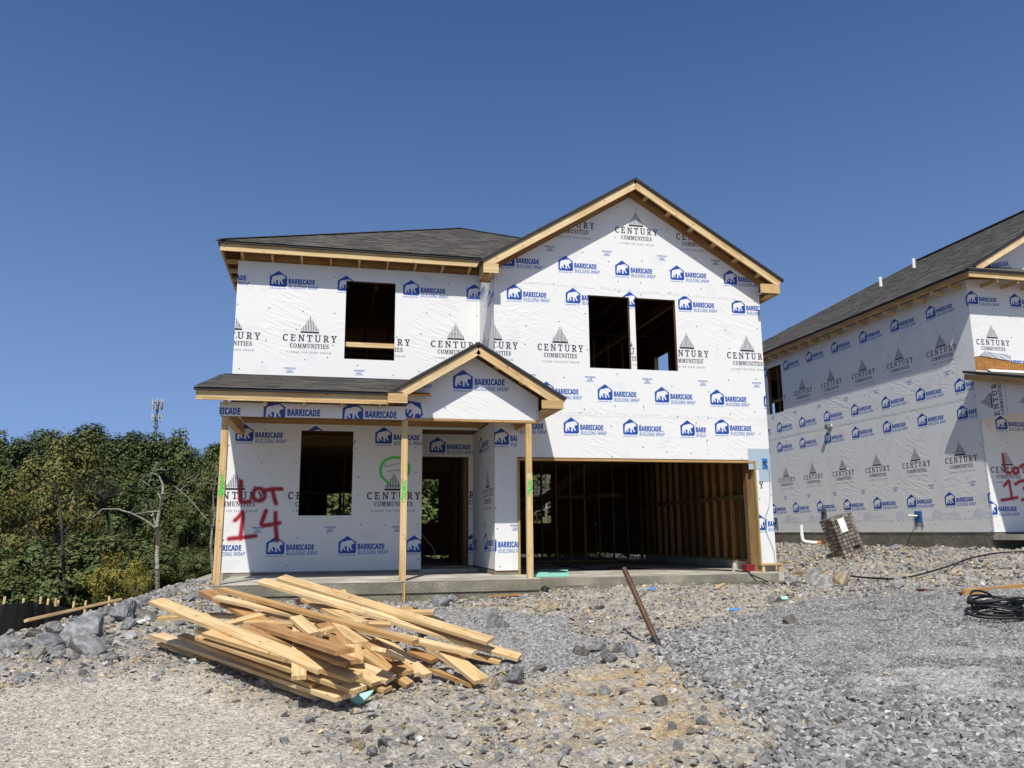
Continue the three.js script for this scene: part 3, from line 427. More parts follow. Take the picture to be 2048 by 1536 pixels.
  for (let i = 0; i < 16; i++) { const z = -0.32 - i * 0.405; part('stud', span(5.6, 5.69, 0.172, 2.6, z - 0.019, z + 0.019), pick(), gw); if (i) part('blocking', span(5.604, 5.688, 1.43, 1.52, z + 0.02, z + 0.385), framing, gw); }
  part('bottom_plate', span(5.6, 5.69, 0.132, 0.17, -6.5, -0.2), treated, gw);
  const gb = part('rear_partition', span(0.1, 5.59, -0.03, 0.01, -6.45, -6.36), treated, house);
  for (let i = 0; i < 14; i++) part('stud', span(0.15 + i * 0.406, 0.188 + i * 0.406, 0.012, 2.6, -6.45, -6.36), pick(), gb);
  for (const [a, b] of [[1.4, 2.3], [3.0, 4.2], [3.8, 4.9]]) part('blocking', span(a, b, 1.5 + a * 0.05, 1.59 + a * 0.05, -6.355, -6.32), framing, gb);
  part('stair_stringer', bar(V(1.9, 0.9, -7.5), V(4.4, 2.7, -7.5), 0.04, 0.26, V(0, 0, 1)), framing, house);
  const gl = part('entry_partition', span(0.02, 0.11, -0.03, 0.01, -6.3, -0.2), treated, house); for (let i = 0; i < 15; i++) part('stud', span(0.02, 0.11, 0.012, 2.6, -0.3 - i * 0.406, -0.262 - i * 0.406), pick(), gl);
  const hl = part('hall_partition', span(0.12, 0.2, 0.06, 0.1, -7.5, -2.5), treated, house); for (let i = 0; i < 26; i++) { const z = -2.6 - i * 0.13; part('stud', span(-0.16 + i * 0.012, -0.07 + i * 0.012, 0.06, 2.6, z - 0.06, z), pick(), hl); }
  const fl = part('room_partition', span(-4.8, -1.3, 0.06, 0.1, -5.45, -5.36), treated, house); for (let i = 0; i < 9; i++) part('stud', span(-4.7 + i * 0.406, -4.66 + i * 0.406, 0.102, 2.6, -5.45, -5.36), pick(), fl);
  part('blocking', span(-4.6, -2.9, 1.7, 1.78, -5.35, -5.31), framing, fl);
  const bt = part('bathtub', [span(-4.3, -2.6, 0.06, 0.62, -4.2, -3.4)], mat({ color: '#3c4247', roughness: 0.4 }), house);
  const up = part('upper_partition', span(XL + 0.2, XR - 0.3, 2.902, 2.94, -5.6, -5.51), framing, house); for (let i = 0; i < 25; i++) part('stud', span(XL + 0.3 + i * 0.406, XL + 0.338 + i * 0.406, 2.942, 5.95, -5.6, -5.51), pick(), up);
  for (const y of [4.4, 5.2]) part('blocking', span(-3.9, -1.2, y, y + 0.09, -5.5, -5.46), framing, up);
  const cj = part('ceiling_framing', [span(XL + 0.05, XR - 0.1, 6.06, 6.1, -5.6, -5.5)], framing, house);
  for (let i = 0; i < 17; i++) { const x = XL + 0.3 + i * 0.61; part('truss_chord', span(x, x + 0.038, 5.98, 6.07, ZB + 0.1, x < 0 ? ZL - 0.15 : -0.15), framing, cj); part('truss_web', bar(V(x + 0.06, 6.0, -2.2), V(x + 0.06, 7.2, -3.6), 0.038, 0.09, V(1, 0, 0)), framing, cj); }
  const jo = part('floor_framing', [span(0.2, 5.5, 2.56, 2.6, -3.3, -3.2)], framing, house); for (let i = 0; i < 18; i++) { const z = -0.5 - i * 0.6; part('joist', span(-0.0 + (z > -2.4 ? 0.05 : -4.8), 5.6, 2.62, 2.855, z - 0.02, z + 0.02), framing, jo); }

  // --- main hipped roof
  const E = 6.43, A = V(-5.28, E, -1.07), Bc = V(6.18, E, -1.07), Cc = V(6.18, E, -12.53), Dc = V(-5.28, E, -12.53), Pk = V(0.4, 9.3, -6.8);
  const roof = part('roof', [quad(A, Bc, Pk, Pk.clone().add(V(-0.001, 0, 0))), quad(Bc, Cc, Pk, Pk.clone().add(V(0, 0, 0.001))), quad(Cc, Dc, Pk, Pk.clone().add(V(0.001, 0, 0))), quad(Dc, A, Pk, Pk.clone().add(V(0, 0, -0.001)))], osb, house);
  const sl = Math.hypot(Pk.y - E, Pk.z - A.z);
  shingles(roof, A.clone().add(V(-0.02, 0.004, 0.02)), V(1, 0, 0), V(0, Pk.y - E, Pk.z - A.z), 11.5, sl, (u, t) => { const k = t / sl, x = A.x + u; return x > lerp(A.x, Pk.x, k) - 0.05 && x < lerp(Bc.x, Pk.x, k) && !(x > 0 && x < 6.1 && A.z + (Pk.z - A.z) * k > -3.9 * Math.max(0, 1 - Math.abs(x - 2.88) / 3.1)); }, 150);
  part('hip_cap', [bar(A.clone().add(V(0, 0.03, 0)), Pk.clone().add(V(0, 0.03, 0)), 0.22, 0.012, V(1, 0, 1)), bar(Bc.clone().add(V(0, 0.03, 0)), Pk.clone().add(V(0, 0.03, 0)), 0.22, 0.012, V(-1, 0, 1))], shingleMats[1], roof);
  part('side_shingles', [quad(A.clone().add(V(-0.02, 0.028, 0)), Dc.clone().add(V(-0.02, 0.028, 0)), Pk.clone().add(V(0, 0.022, 0)), Pk.clone().add(V(0, 0.022, 0.001)), 0.012), quad(Dc.clone().add(V(0, 0.028, -0.02)), Cc.clone().add(V(0, 0.028, -0.02)), Pk.clone().add(V(0, 0.022, 0)), Pk.clone().add(V(-0.001, 0.022, 0)), 0.012)], shingleMats[1], roof);
  part('fascia', span(-5.25, -0.02, E - 0.175, E - 0.012, -1.138, -1.1), pine[0], roof); part('fascia', span(-5.25, -5.212, E - 0.175, E - 0.012, -12.46, -1.139), pine[1], roof);
  part('drip_edge', [span(-5.29, -0.02, E - 0.03, E + 0.012, -1.098, -1.05), span(-5.295, -5.252, E - 0.03, E + 0.012, -12.5, -1.099)], black, roof);
  for (let i = 0; i < 9; i++) part('lookout', span(-4.86 + i * 0.572, -4.822 + i * 0.572, E - 0.23, E - 0.142, ZL + 0.01, -1.14), anyPine(), roof);
  for (let i = 0; i < 16; i++) part('lookout', span(-5.21, XL - 0.01, E - 0.23, E - 0.142, -1.75 - i * 0.61, -1.712 - i * 0.61), anyPine(), roof);
  part('frieze_blocking', [span(XL + 0.01, -0.03, 6.203, 6.6, ZL - 0.06, ZL - 0.02), span(XL + 0.02, XL + 0.06, 6.203, 6.58, ZB, ZL - 0.07), span(0.02, XR - 0.02, 6.0, 6.6, ZL - 0.06, ZL - 0.02)], brownPine, roof);
  // --- gable roof over the garage wing
  const ax = 2.88, ay = 7.84, ex = 3.17, ey = 5.9, zf = 0.38;
  const G = (s, u, z) => V(ax + s * ex * u, lerp(ay, ey, u), z);
  const gr = part('gable_roof', [quad(G(-1, 1, zf), G(-1, 0.9, zf), G(-1, 0.9, -0.12), G(-1, 1, -0.12)), quad(G(-1, 0.9, zf), G(-1, 0, zf), G(-1, 0, -4), G(-1, 0.9, -1.5)), quad(G(1, 1, zf), G(1, 0, zf), G(1, 0, -4), G(1, 1, -1.4))], osb, house);
  part('gable_shingles', [quad(G(-1, 1.012, zf + 0.03).add(V(0, 0.026, 0)), G(-1, 0.899, zf + 0.03).add(V(0, 0.03, 0)), G(-1, 0.899, -0.14).add(V(0, 0.03, 0)), G(-1, 1.012, -0.14).add(V(0, 0.026, 0)), 0.022)].concat([-1, 1].map((s) => quad(G(s, s < 0 ? 0.899 : 1.012, zf + 0.03).add(V(0, 0.026, 0)), G(s, 0, zf + 0.03).add(V(0, 0.03, 0)), G(s, 0, -4).add(V(0, 0.03, 0)), G(s, s < 0 ? 0.899 : 1.012, -1.4).add(V(0, 0.026, 0)), 0.022))), shingleMats[4], gr);
  for (const s of [-1, 1]) {
    part('rake_board', bar(G(s, 0.985, zf - 0.022).add(V(0, -0.115, 0)), G(s, 0.0, zf - 0.022).add(V(0, -0.115, 0)), 0.038, 0.155, V(0, 0, 1)), pine[s > 0 ? 0 : 2], gr);
    part('drip_edge', bar(G(s, 1.01, zf - 0.01).add(V(0, -0.012, 0)), G(s, 0, zf - 0.01).add(V(0, -0.012, 0)), 0.07, 0.04, V(0, 0, 1)), black, gr);
    for (let i = 0; i < 6; i++) { const p = G(s, 0.1 + 0.155 * i, 0.01).add(V(0, -0.09, 0)), q = p.clone().setZ(zf - 0.043); part('lookout', bar(p, q, 0.088, 0.038, V(s * ex, ey - ay, 0)), anyPine(), gr); }
    part('fly_rafter', bar(G(s, 0.95, -0.03).add(V(0, -0.13, 0)), G(s, 0.0, -0.03).add(V(0, -0.13, 0)), 0.04, 0.2, V(0, 0, 1)), brownPine, gr);
    const xo = s < 0 ? -0.275 : 5.99, xi = s < 0 ? 0.02 : 5.56, y0 = s < 0 ? 5.65 : 5.60;
    part('eave_return', [span(Math.min(xo, xi), Math.max(xo, xi), y0, y0 + 0.19, zf - 0.04, zf - 0.002)], pine[s < 0 ? 0 : 3], gr);
    part('side_fascia', span(xo - (s < 0 ? 0 : 0.038), xo + (s < 0 ? 0.038 : 0), y0 - 0.01, y0 + 0.19, s < 0 ? -0.1 : -1.1, zf - 0.041), stainPine, gr);
    part('return_bottom', [span(Math.min(xo, s < 0 ? -0.01 : XR + 0.01) + 0.04, Math.max(xo, s < 0 ? -0.01 : XR + 0.01) - 0.04, y0 - 0.03, y0 - 0.012, -0.06, zf - 0.06), span(Math.min(xo, s < 0 ? -0.01 : XR + 0.01) + 0.04, Math.max(xo, s < 0 ? -0.01 : XR + 0.01) - 0.04, y0 - 0.05, y0 + 0.03, s < 0 ? -0.1 : -0.9, s < 0 ? -0.065 : -0.862)], stainPine, gr);
  }
  // --- porch roof
  const zf2 = 1.58, yE = 3.045, sA = V(-5.13, yE, zf2 + 0.02), sW = V(-5.13, 3.83, ZL + 0.02);
  const pr = part('porch_roof', [quad(V(-5.13, yE, zf2 + 0.02), V(-1.4, yE, zf2 + 0.02), V(-1.4, 3.83, ZL + 0.012), V(-5.13, 3.83, ZL + 0.012)), ...[-1, 1].map((s) => quad(V(-0.6 + s * 1.52, yE, zf2 + 0.02), V(-0.6, 3.955, zf2 + 0.02), V(-0.6, 3.955, s < 0 ? ZL + 0.01 : 0.01), V(-0.6 + s * 1.52, yE, s < 0 ? ZL + 0.01 : 0.01)))], osb, house);
  part('valley_deck', quad(V(-0.022, 3.955 - 0.578 * 0.602, 0.012), V(-0.6, 3.953, 0.012), V(-0.6, 3.953, ZL + 0.01), V(-0.022, 3.955 - 0.578 * 0.602, ZL + 0.01)), shingleMats[4], pr);
  const run = Math.hypot(sW.y - sA.y, sW.z - sA.z), sdir = sW.clone().sub(sA);
  shingles(pr, sA.clone().add(V(-0.02, 0.004, 0.02)), V(1, 0, 0), sdir, 3.9, run - 0.05, (u, t) => { const y = lerp(yE, 3.83, t / run), x = -5.13 + u; return x < -0.6 - 1.52 * (3.955 - y) / (3.955 - yE) + 0.05; }, 150);
  part('step_flashing', span(-5.1, -0.05, 3.845, 3.87, ZL + 0.008, ZL + 0.03), black, pr);
  part('gable_shingles', [-1, 1].map((s) => quad(V(-0.6 + s * 1.56, yE + 0.01, zf2 + 0.045), V(-0.6, 3.985, zf2 + 0.045), V(-0.6, 3.985, s < 0 ? ZL + 0.01 : 0.01), V(-0.6 + s * 1.56, yE + 0.01, s < 0 ? ZL + 0.01 : 0.01), 0.028)), shingleMats[4], pr);
  part('fascia', span(-5.11, -2.13, yE - 0.175, yE - 0.012, zf2 - 0.06, zf2 - 0.022), pine[0], pr); part('drip_edge', span(-5.14, -2.1, yE - 0.03, yE + 0.012, zf2 - 0.02, zf2 + 0.035), black, pr);
  part('rake_board', bar(V(-5.092, yE - 0.09, zf2 - 0.062), V(-5.092, 3.74, ZL + 0.01), 0.036, 0.16, V(1, 0, 0)), pine[1], pr);
  for (const s of [-1, 1]) {
    const a = V(-0.6 + s * 1.49, yE - 0.1, zf2 - 0.001), b = V(-0.6, 3.855, zf2 - 0.001);
    part('rake_board', bar(a, b, 0.036, 0.165, V(0, 0, 1)), pine[s < 0 ? 2 : 0], pr); part('drip_edge', bar(a.clone().add(V(s * 0.03, 0.085, 0.02)), b.clone().add(V(0, 0.098, 0.02)), 0.06, 0.035, V(0, 0, 1)), black, pr);
    for (let i = 0; i < 2; i++) { const u = 0.25 + 0.3 * i, p = V(-0.6 + s * 1.5 * u, lerp(3.83, yE - 0.09, u), 1.26); part('lookout', bar(p, p.clone().setZ(zf2 - 0.02), 0.088, 0.036, V(s * 1.5, -0.9, 0)), anyPine(), pr); }
    part('eave_return', s < 0 ? span(-2.12, -1.8, yE - 0.16, yE + 0.0, zf2 + 0.02, zf2 + 0.058) : span(0.5, 0.885, yE - 0.185, yE - 0.04, zf2 + 0.02, zf2 + 0.056), pine[s < 0 ? 1 : 3], pr);
    part('return_side', s < 0 ? span(-2.13, -2.095, yE - 0.165, yE, 1.3, zf2 + 0.019) : [span(0.85, 0.886, yE - 0.185, yE - 0.03, 0.02, zf2 + 0.019), span(0.54, 0.849, yE - 0.2, yE - 0.186, 0.1, zf2 + 0.0)], stainPine, pr);
  }
  for (let i = 0; i < 5; i++) part('lookout', span(-4.7 + i * 0.61, -4.662 + i * 0.61, yE - 0.22, yE - 0.135, 1.29, zf2 - 0.062), anyPine(), pr);
  const Mg = frame(V(0, 0, 1.25), V(0, 0, 1));
  const gb2 = part('porch_gable', slab([[-1.8, 2.7], [0.53, 2.7], [0.53, 3.08], [-0.6, 3.77], [-1.8, 3.05]], [], Mg, -0.014, -0.002), osb, pr);
  sheet(gb2, Mg, [[-1.8, 2.695], [0.535, 2.695], [0.535, 3.1], [-0.6, 3.79], [-1.8, 3.07]], [], 0.004, (c) => { c.put(-0.81, 3.385, logoBlue, 0.98, 0.98); c.put(-2.16, 3.4, logoBlue, 0.98, 0.98); c.put(-1.66, 2.83, logoBlue, 0.98, 0.98, 0.75); c.seam(-1.5, 3.15, -1.36, 2.72); c.g.fillStyle = '#8a93a0'; for (let i = 0; i < 8; i++) c.g.fillRect(c.X(0.5), c.Y(2.88 - i * 0.025), 5, 3); });
  const bm = part('porch_beam', [span(-4.78, -1.802, 2.665, 2.875, 1.12, 1.246)], framing, house);
  sheet(bm, Mg, [[-4.785, 2.655], [-1.795, 2.655], [-1.795, 2.885], [-4.785, 2.885]], [], 0.003, (c) => { for (let k = -1; k < 3; k++) c.put(-3.93 + 1.26 * k, 2.77, logoBlue, 0.96, 0.98); });
  part('beam_underside', span(-1.799, 0.53, 2.655, 2.693, 1.12, 1.25), stainPine, bm); part('side_beam', span(0.40, 0.5, 2.67, 2.86, 0.02, 1.119), stainPine, bm); part('side_beam', span(-4.78, -4.66, 2.67, 2.87, ZL + 0.01, 1.119), stainPine, bm);
  for (let i = 0; i < 8; i++) { const z = 0.95 - i * 0.42; part('ceiling_joist', span(z > -1.4 ? -4.65 : -1.19, z > 0 ? 0.395 : -0.03, 2.862, 2.95, z - 0.019, z + 0.019), pick(), bm); }
  const paint = (x, y0, y1, w, z) => { const c = canvas(64, 256), g = c.getContext('2d'); g.clearRect(0, 0, 64, 256); for (let i = 0; i < 80; i++) { g.fillStyle = `rgba(70,${180 + rnd() * 40 | 0},70,${rr(0.15, 0.5)})`; const yy = 18 + 220 * rnd(), t = Math.sin(yy / 256 * Math.PI); g.fillRect(rr(0, 50), yy, rr(4, 30) * t, rr(3, 14)); } const t = ctex(c, 1, 1); t.repeat.set(1, 1); const m = mat({ map: t, transparent: true, alphaTest: 0.05, roughness: 0.7 }); const q = new THREE.PlaneGeometry(w, y1 - y0); q.translate(x, (y0 + y1) / 2, z); return [q, m]; };
  for (const [x, g0, g1] of [[-4.69, 1.3, 1.75], [-1.8, 1.25, 1.7], [0.36, 1.35, 1.72]]) {
    const po = part('porch_post', [span(x - 0.052, x + 0.052, 0.003, 1.78, 1.17, 1.246)], pine[0], house); part('post_top', span(x - 0.052, x + 0.052, 1.783, 2.652, 1.165, 1.24), pine[1], po);
    const [q, m] = paint(x, g0, g1, 0.09, 1.249); part('paint_mark', q, m, po);
  }
}

// ------------------------------------------------------------------ the neighbouring house on lot 13
const house2 = thing('neighbour_house', 'grey-shaded white-wrapped house at the right edge, partly cut off, marked Lot 13', 'house');
{
  const X = 12.37, Zf = -1.5, Zb = -15, Ml = frame(V(X, 0, 0), V(-1, 0, 0)), Mf = frame(V(0, 0, Zf), V(0, 0, 1)), win = [-11.0, -10.1, 4.83, 6.5];
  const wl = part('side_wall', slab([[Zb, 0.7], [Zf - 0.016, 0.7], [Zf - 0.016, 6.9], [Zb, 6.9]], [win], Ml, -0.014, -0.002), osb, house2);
  sheet(wl, Ml, [[Zb, 3.92], [Zf + 0.004, 3.92], [Zf + 0.004, 6.9], [Zb, 6.9]], [win], 0.006, (c) => {
    for (let k = 0; k < 10; k++) { c.put(-1.39 - 1.395 * k, 6.41, logoBlue, 1, 1); c.put(-2.06 - 1.395 * k, 4.31, logoBlue, 1, 1); c.put(-2.44 - 1.395 * k, 4.68, smallPrint); } for (let k = 0; k < 9; k++) c.put(-0.98 - 1.58 * k, 5.3, logoInk); c.seam(Zb, 3.97, Zf, 3.97);
  }, 150);
  sheet(wl, Ml, [[Zb, 0.68], [Zf + 0.004, 0.68], [Zf + 0.004, 3.98], [Zb, 3.98]], [], 0.003, (c) => {
    for (let k = 0; k < 10; k++) { c.put(-2.08 - 1.405 * k, 3.63, logoBlue, 1, 1); c.put(-1.4 - 1.396 * k, 1.51, logoBlue, 1, 1); c.put(-2.0 - 1.395 * k, 1.85, smallPrint); } for (let k = 0; k < 9; k++) c.put(-2.3 - 1.588 * k, 2.46, logoInk);
    c.g.globalAlpha = 0.12; for (let k = 0; k < 9; k++) c.put(-1.9 - 1.4 * k, 1.14, logoBlue, 1, 0.7); c.g.globalAlpha = 1; c.seam(Zb, 1.02, Zf, 1.02); c.seam(Zf - 0.05, 0.7, Zf - 0.05, 3.9);
  }, 150);
  for (const [a, b, y0, y1] of [[win[0] - 0.04, win[0], win[2], win[3]], [win[1], win[1] + 0.04, win[2], win[3]], [win[0] - 0.04, win[1] + 0.04, win[2] - 0.04, win[2]]]) part('jamb', span(X + 0.015, X + 0.11, y0, y1, a, b), framing, wl);
  part('brace_board', span(X + 0.12, X + 0.16, 5.25, 5.35, -11.1, -10.0), framing, wl); part('stud', span(X + 0.13, X + 0.22, 4.8, 6.6, -10.6, -10.56), framing, wl);
  const osbBright = mat({ map: osbTex, color: '#ece2cc' }); const wf = part('front_wall', slab([[X, 0.7], [24, 0.7], [24, 6.9], [23.9, 7.2], [18.2, 10.45], [12.5, 7.15], [X, 6.9]], [], Mf, -0.014, -0.002), osbBright, house2);  // osbBright: same board as osb, without the indoor shade in its colour
  const spray = (c, pts, w, col) => { const { g, X: XX, Y, ppm } = c; g.save(); g.strokeStyle = col; g.lineCap = g.lineJoin = 'round'; for (const [lw, al] of [[w * 2.1, 0.07], [w * 1.6, 0.13], [w * 1.25, 0.3], [w, 0.55], [w * 0.7, 0.8]]) { g.globalAlpha = al; g.lineWidth = lw * ppm; g.beginPath(); pts.forEach(([u, v], i) => { if (!i) return g.moveTo(XX(u), Y(v)); const e = pts[i + 1], q = e ? [(u + e[0]) / 2, (v + e[1]) / 2] : [u, v]; g.quadraticCurveTo(XX(u), Y(v), XX(q[0]), Y(q[1])); }); g.stroke(); }; g.fillStyle = col; for (let i = 0; i < pts.length * 26; i++) { const p = pts[Math.floor(rnd() * (pts.length - 1))], q = pts[pts.indexOf(p) + 1], t = rnd(); g.globalAlpha = rr(0.08, 0.35); g.beginPath(); g.arc(XX(lerp(p[0], q[0], t)) + rr(-1, 1) * rr(0, 2) * w * ppm, Y(lerp(p[1], q[1], t)) + rr(-1, 1) * rr(0, 2) * w * ppm, rr(0.5, 1.8), 0, 7); g.fill(); } g.restore(); };
  sheet(wf, Mf, [[X - 0.006, 4.92], [12.7, 4.98], [13.1, 4.9], [13.6, 4.8], [14.4, 4.86], [18, 4.86], [18, 7.2], [X - 0.006, 6.9]], [], 0.006, (c) => { for (let k = 0; k < 4; k++) { c.put(12.49 + 1.29 * k, 6.44, logoBlue, 0.95, 1); c.put(12.95 + 1.45 * k, 5.3, logoInk, 0.92, 1); } c.put(13.2, 4.85, logoBlue); });
  const eg = (x) => 7.0 + 0.58 * (x - 11.95);
  sheet(wf, Mf, [[12.4, 7.2], [18, 7.2], [18, eg(18) - 0.2], [12.75, eg(12.75) - 0.2]], [], 0.004, (c) => { c.put(13.0, 7.3, logoBlue, 0.95, 1, -0.2); for (let k = 0; k < 3; k++) c.put(14.55 + 1.3 * k, 7.98, logoBlue, 0.95, 1); });
  sheet(wf, Mf, [[X - 0.004, 0.68], [18, 0.68], [18, 4.58], [X - 0.004, 4.58]], [], 0.003, (c) => {
    c.put(12.92, 3.3, logoBlue, 0.95, 1); c.put(14.2, 3.3, logoBlue, 0.95, 1); for (let k = 0; k < 3; k++) c.put(12.95 + 1.45 * k, 2.15, logoInk, 0.92, 1); c.put(12.35, 1.25, logoBlue, 0.95, 1); c.put(13.7, 1.25, logoBlue, 0.95, 1);
    const P = (l) => l.map(([x, y]) => { const p = onPlane(1500 + x / 3.657, 780 + y / 3.657, 'z', Zf); return [p.x, p.y]; });
    for (const s of [[[1848, 470], [1856, 540], [1868, 602], [1885, 606], [1905, 604]], [[1935, 570], [1920, 590], [1930, 610], [1955, 608], [1965, 590], [1950, 570], [1935, 570]], [[1975, 560], [2010, 540], [2060, 530]], [[2020, 545], [2030, 605]], [[1858, 700], [1880, 680], [1893, 655], [1903, 720], [1915, 785]], [[1840, 806], [1900, 797], [1955, 786]], [[1940, 690], [1975, 665], [2010, 660], [2030, 690], [1995, 722], [2030, 740], [2035, 790], [1990, 805]]]) spray(c, P(s), 0.058, '#a3161f');
  });
  part('foundation', [span(X + 0.02, 24, -0.6, 0.698, Zb, Zf - 0.02)], formed, house2); part('stem_ledge', [span(X - 0.02, X + 0.019, -0.5, 0.6, Zb, Zf - 0.03)], roughConcrete, house2);
  part('stoop', span(X - 0.05, 18, 0.5, 0.62, Zf, 1.2), concrete, house2);
  part('upper_floor', span(X + 0.12, 23.8, 3.7, 3.75, Zb, Zf - 0.1), osb, house2); part('rear_wall', slab([[X + 0.02, 0.7], [24, 0.7], [24, 6.9], [X + 0.02, 6.9]], [[13.4, 15.0, 4.9, 6.2]], frame(V(0, 0, Zb), V(0, 0, 1)), -0.014, -0.002), osb, house2); part('far_wall', span(24, 24.02, 0.7, 6.9, Zb, Zf), osb, house2);
  // roof
  const e0 = 11.93, yE = 6.95, rx = 18.2, ry = 10.58, zF = -1.08;
  const rf = part('roof', [quad(V(e0, yE, zF), V(e0, yE, -20), V(rx, ry, -9.7), V(rx, ry, zF)), quad(V(rx * 2 - e0, yE, zF), V(rx * 2 - e0, yE, -20), V(rx, ry, -9.7), V(rx, ry, zF)), quad(V(e0, yE, -20), V(rx * 2 - e0, yE, -20), V(rx, ry, -9.7), V(rx - 0.001, ry, -9.7)), quad(V(e0, yE, -0.93), V(20, yE, -0.93), V(20, 7.25, -1.48), V(e0 + 0.54, 7.25, -1.48))], osb, house2);
  const run = Math.hypot(rx - e0, ry - yE);
  shingles(rf, V(e0 - 0.02, yE + 0.004, -20), V(0, 0, 1), V(rx - e0, ry - yE, 0), 20 + zF + 0.03, run, (u, t) => u > 10.3 * t / run && u > 3, 0);
  part('skirt_shingles', quad(V(e0, yE + 0.03, -0.9), V(20, yE + 0.03, -0.9), V(20, 7.28, -1.48), V(e0 + 0.52, 7.28, -1.48), 0.02), shingleMats[1], rf);
  part('ridge_cap', span(rx - 0.13, rx + 0.13, ry + 0.02, ry + 0.045, -9.8, zF), shingleMats[4], rf);
  part('fascia', span(e0 + 0.02, e0 + 0.058, yE - 0.175, yE - 0.015, -20, -0.97), stainPine, rf); part('fascia', span(e0 + 0.02, 20, yE - 0.175, yE - 0.015, -0.968, -0.93), pine[0], rf);
  part('drip_edge', [span(e0 - 0.02, e0 + 0.018, yE - 0.035, yE + 0.012, -20, -0.93), span(e0 - 0.02, 20, yE - 0.035, yE + 0.014, -0.928, -0.88)], black, rf);
  for (let i = 0; i < 19; i++) part('lookout', span(e0 + 0.06, X - 0.01, yE - 0.25, yE - 0.16, -1.7 - i * 0.61, -1.66 - i * 0.61), anyPine(), rf);
  for (let i = 0; i < 6; i++) part('lookout', span(X + 0.4 + i * 0.61, X + 0.44 + i * 0.61, yE - 0.25, yE - 0.16, Zf + 0.01, -0.97), anyPine(), rf);
  part('frieze_blocking', [span(X + 0.02, X + 0.06, 6.75, 6.93, Zb, Zf - 0.02), span(X + 0.06, 18, 6.75, 6.93, Zf - 0.06, Zf - 0.02)], brownPine, rf);
  part('rake_board', bar(V(12.3, 7.165 - 0.12, -1.06), V(rx, ry - 0.12, -1.06), 0.036, 0.17, V(0, 0, 1)), pine[2], rf); part('drip_edge', bar(V(12.1, 7.05 - 0.005, -1.045), V(rx, ry - 0.005, -1.045), 0.07, 0.05, V(0, 0, 1)), black, rf);
  for (const [x, y, z] of [[15.27, 8.87, -8.26], [16.19, 9.41, -7.69]]) { const v = part('vent_pipe', cyl(V(x, y - 0.02, z), V(x, y + 0.42, z), 0.055, 0.055, 14), whitePlastic, rf); part('boot', cyl(V(x, y - 0.1, z), V(x, y + 0.08, z), 0.13, 0.06, 14), mat({ color: '#3a3a3c' }), v); }
  const dv = onPlane(1661, 854, 'x', X), DV = part('wall_vent', [cyl(V(X - 0.006, dv.y, dv.z), V(X - 0.05, dv.y, dv.z), 0.11, 0.1, 18), cyl(V(X - 0.05, dv.y, dv.z), V(X - 0.16, dv.y, dv.z), 0.075, 0.085, 18)], greyMetal, house2);
  // porch at the front: shed roof, side panel and beam
  const pr = part('porch_roof', quad(V(12.0, 4.52, Zf + 0.01), V(18, 4.52, Zf + 0.01), V(18, 3.72, 1.6), V(12.0, 3.72, 1.6)), osb, house2);
  part('porch_shingles', quad(V(11.97, 4.555, Zf + 0.012), V(18, 4.555, Zf + 0.012), V(18, 3.745, 1.63), V(11.97, 3.745, 1.63), 0.02), shingleMats[1], pr);
  part('rake_board', bar(V(12.01, 4.4, Zf + 0.01), V(12.01, 3.61, 1.58), 0.036, 0.15, V(1, 0, 0)), stainPine, pr); part('drip_edge', bar(V(11.97, 4.52, Zf + 0.012), V(11.97, 3.72, 1.6), 0.03, 0.04, V(1, 0, 0)), black, pr);
  const Ms = frame(V(12.26, 0, 0), V(-1, 0, 0)); const sp = part('porch_side', slab([[Zf + 0.02, 3.37], [1.4, 3.37], [1.4, 3.65], [Zf + 0.02, 4.4]], [], Ms, -0.1, -0.002), framing, pr);
  sheet(sp, Ms, [[Zf + 0.01, 3.35], [1.4, 3.35], [1.4, 3.7], [Zf + 0.01, 4.42]], [], 0.004, (c) => { c.put(-0.9, 3.75, logoInk, 1, 1, -Math.PI / 2); c.put(0.2, 3.6, logoInk, 1, 1, -Math.PI / 2); }, 150);
  part('torn_flap', [quad(V(12.7, 4.62, Zf + 0.012), V(17, 4.6, Zf + 0.012), V(17, 4.5, Zf + 0.2), V(12.6, 4.52, Zf + 0.22), 0.004), quad(V(12.5, 4.95, Zf + 0.012), V(13.4, 4.86, Zf + 0.012), V(13.4, 4.98, Zf + 0.06), V(12.6, 5.06, Zf + 0.07), 0.004)], mat({ color: '#e4e6e8', bumpMap: wrapBump, bumpScale: 0.03 }), wf);
  // service boxes low on the side wall
  const foam = mat({ color: '#5d6a72' }), blueFoam = mat({ color: '#2f66a8' });
  for (const [px, py, m, arm] of [[1649, 1026, foam, 0], [1838, 1032, blueFoam, 1], [1552, 1043, foam, 1]]) {
    const p = onPlane(px, py, 'x', X), b = part('service_box', [span(X - 0.03, X - 0.006, p.y - 0.17, p.y + 0.13, p.z - 0.13, p.z + 0.13)], m, house2);
    part('box_leg', [span(X - 0.02, X - 0.006, p.y - 0.3, p.y - 0.172, p.z - 0.14, p.z - 0.09), span(X - 0.02, X - 0.006, p.y - 0.3, p.y - 0.172, p.z + 0.09, p.z + 0.14)], foam, b);
    part('box_hole_disc', cyl(V(X - 0.032, p.y, p.z), V(X - 0.06, p.y, p.z), 0.05, 0.05, 14), black, b);  // black plug whose colour stands in for the dark of an opening
    if (arm) part('stub_pipe', cyl(V(X - 0.02, p.y, p.z), V(X - 0.35, p.y + 0.02, p.z + 0.02), 0.025, 0.025, 10), whitePlastic, b);
  }
}

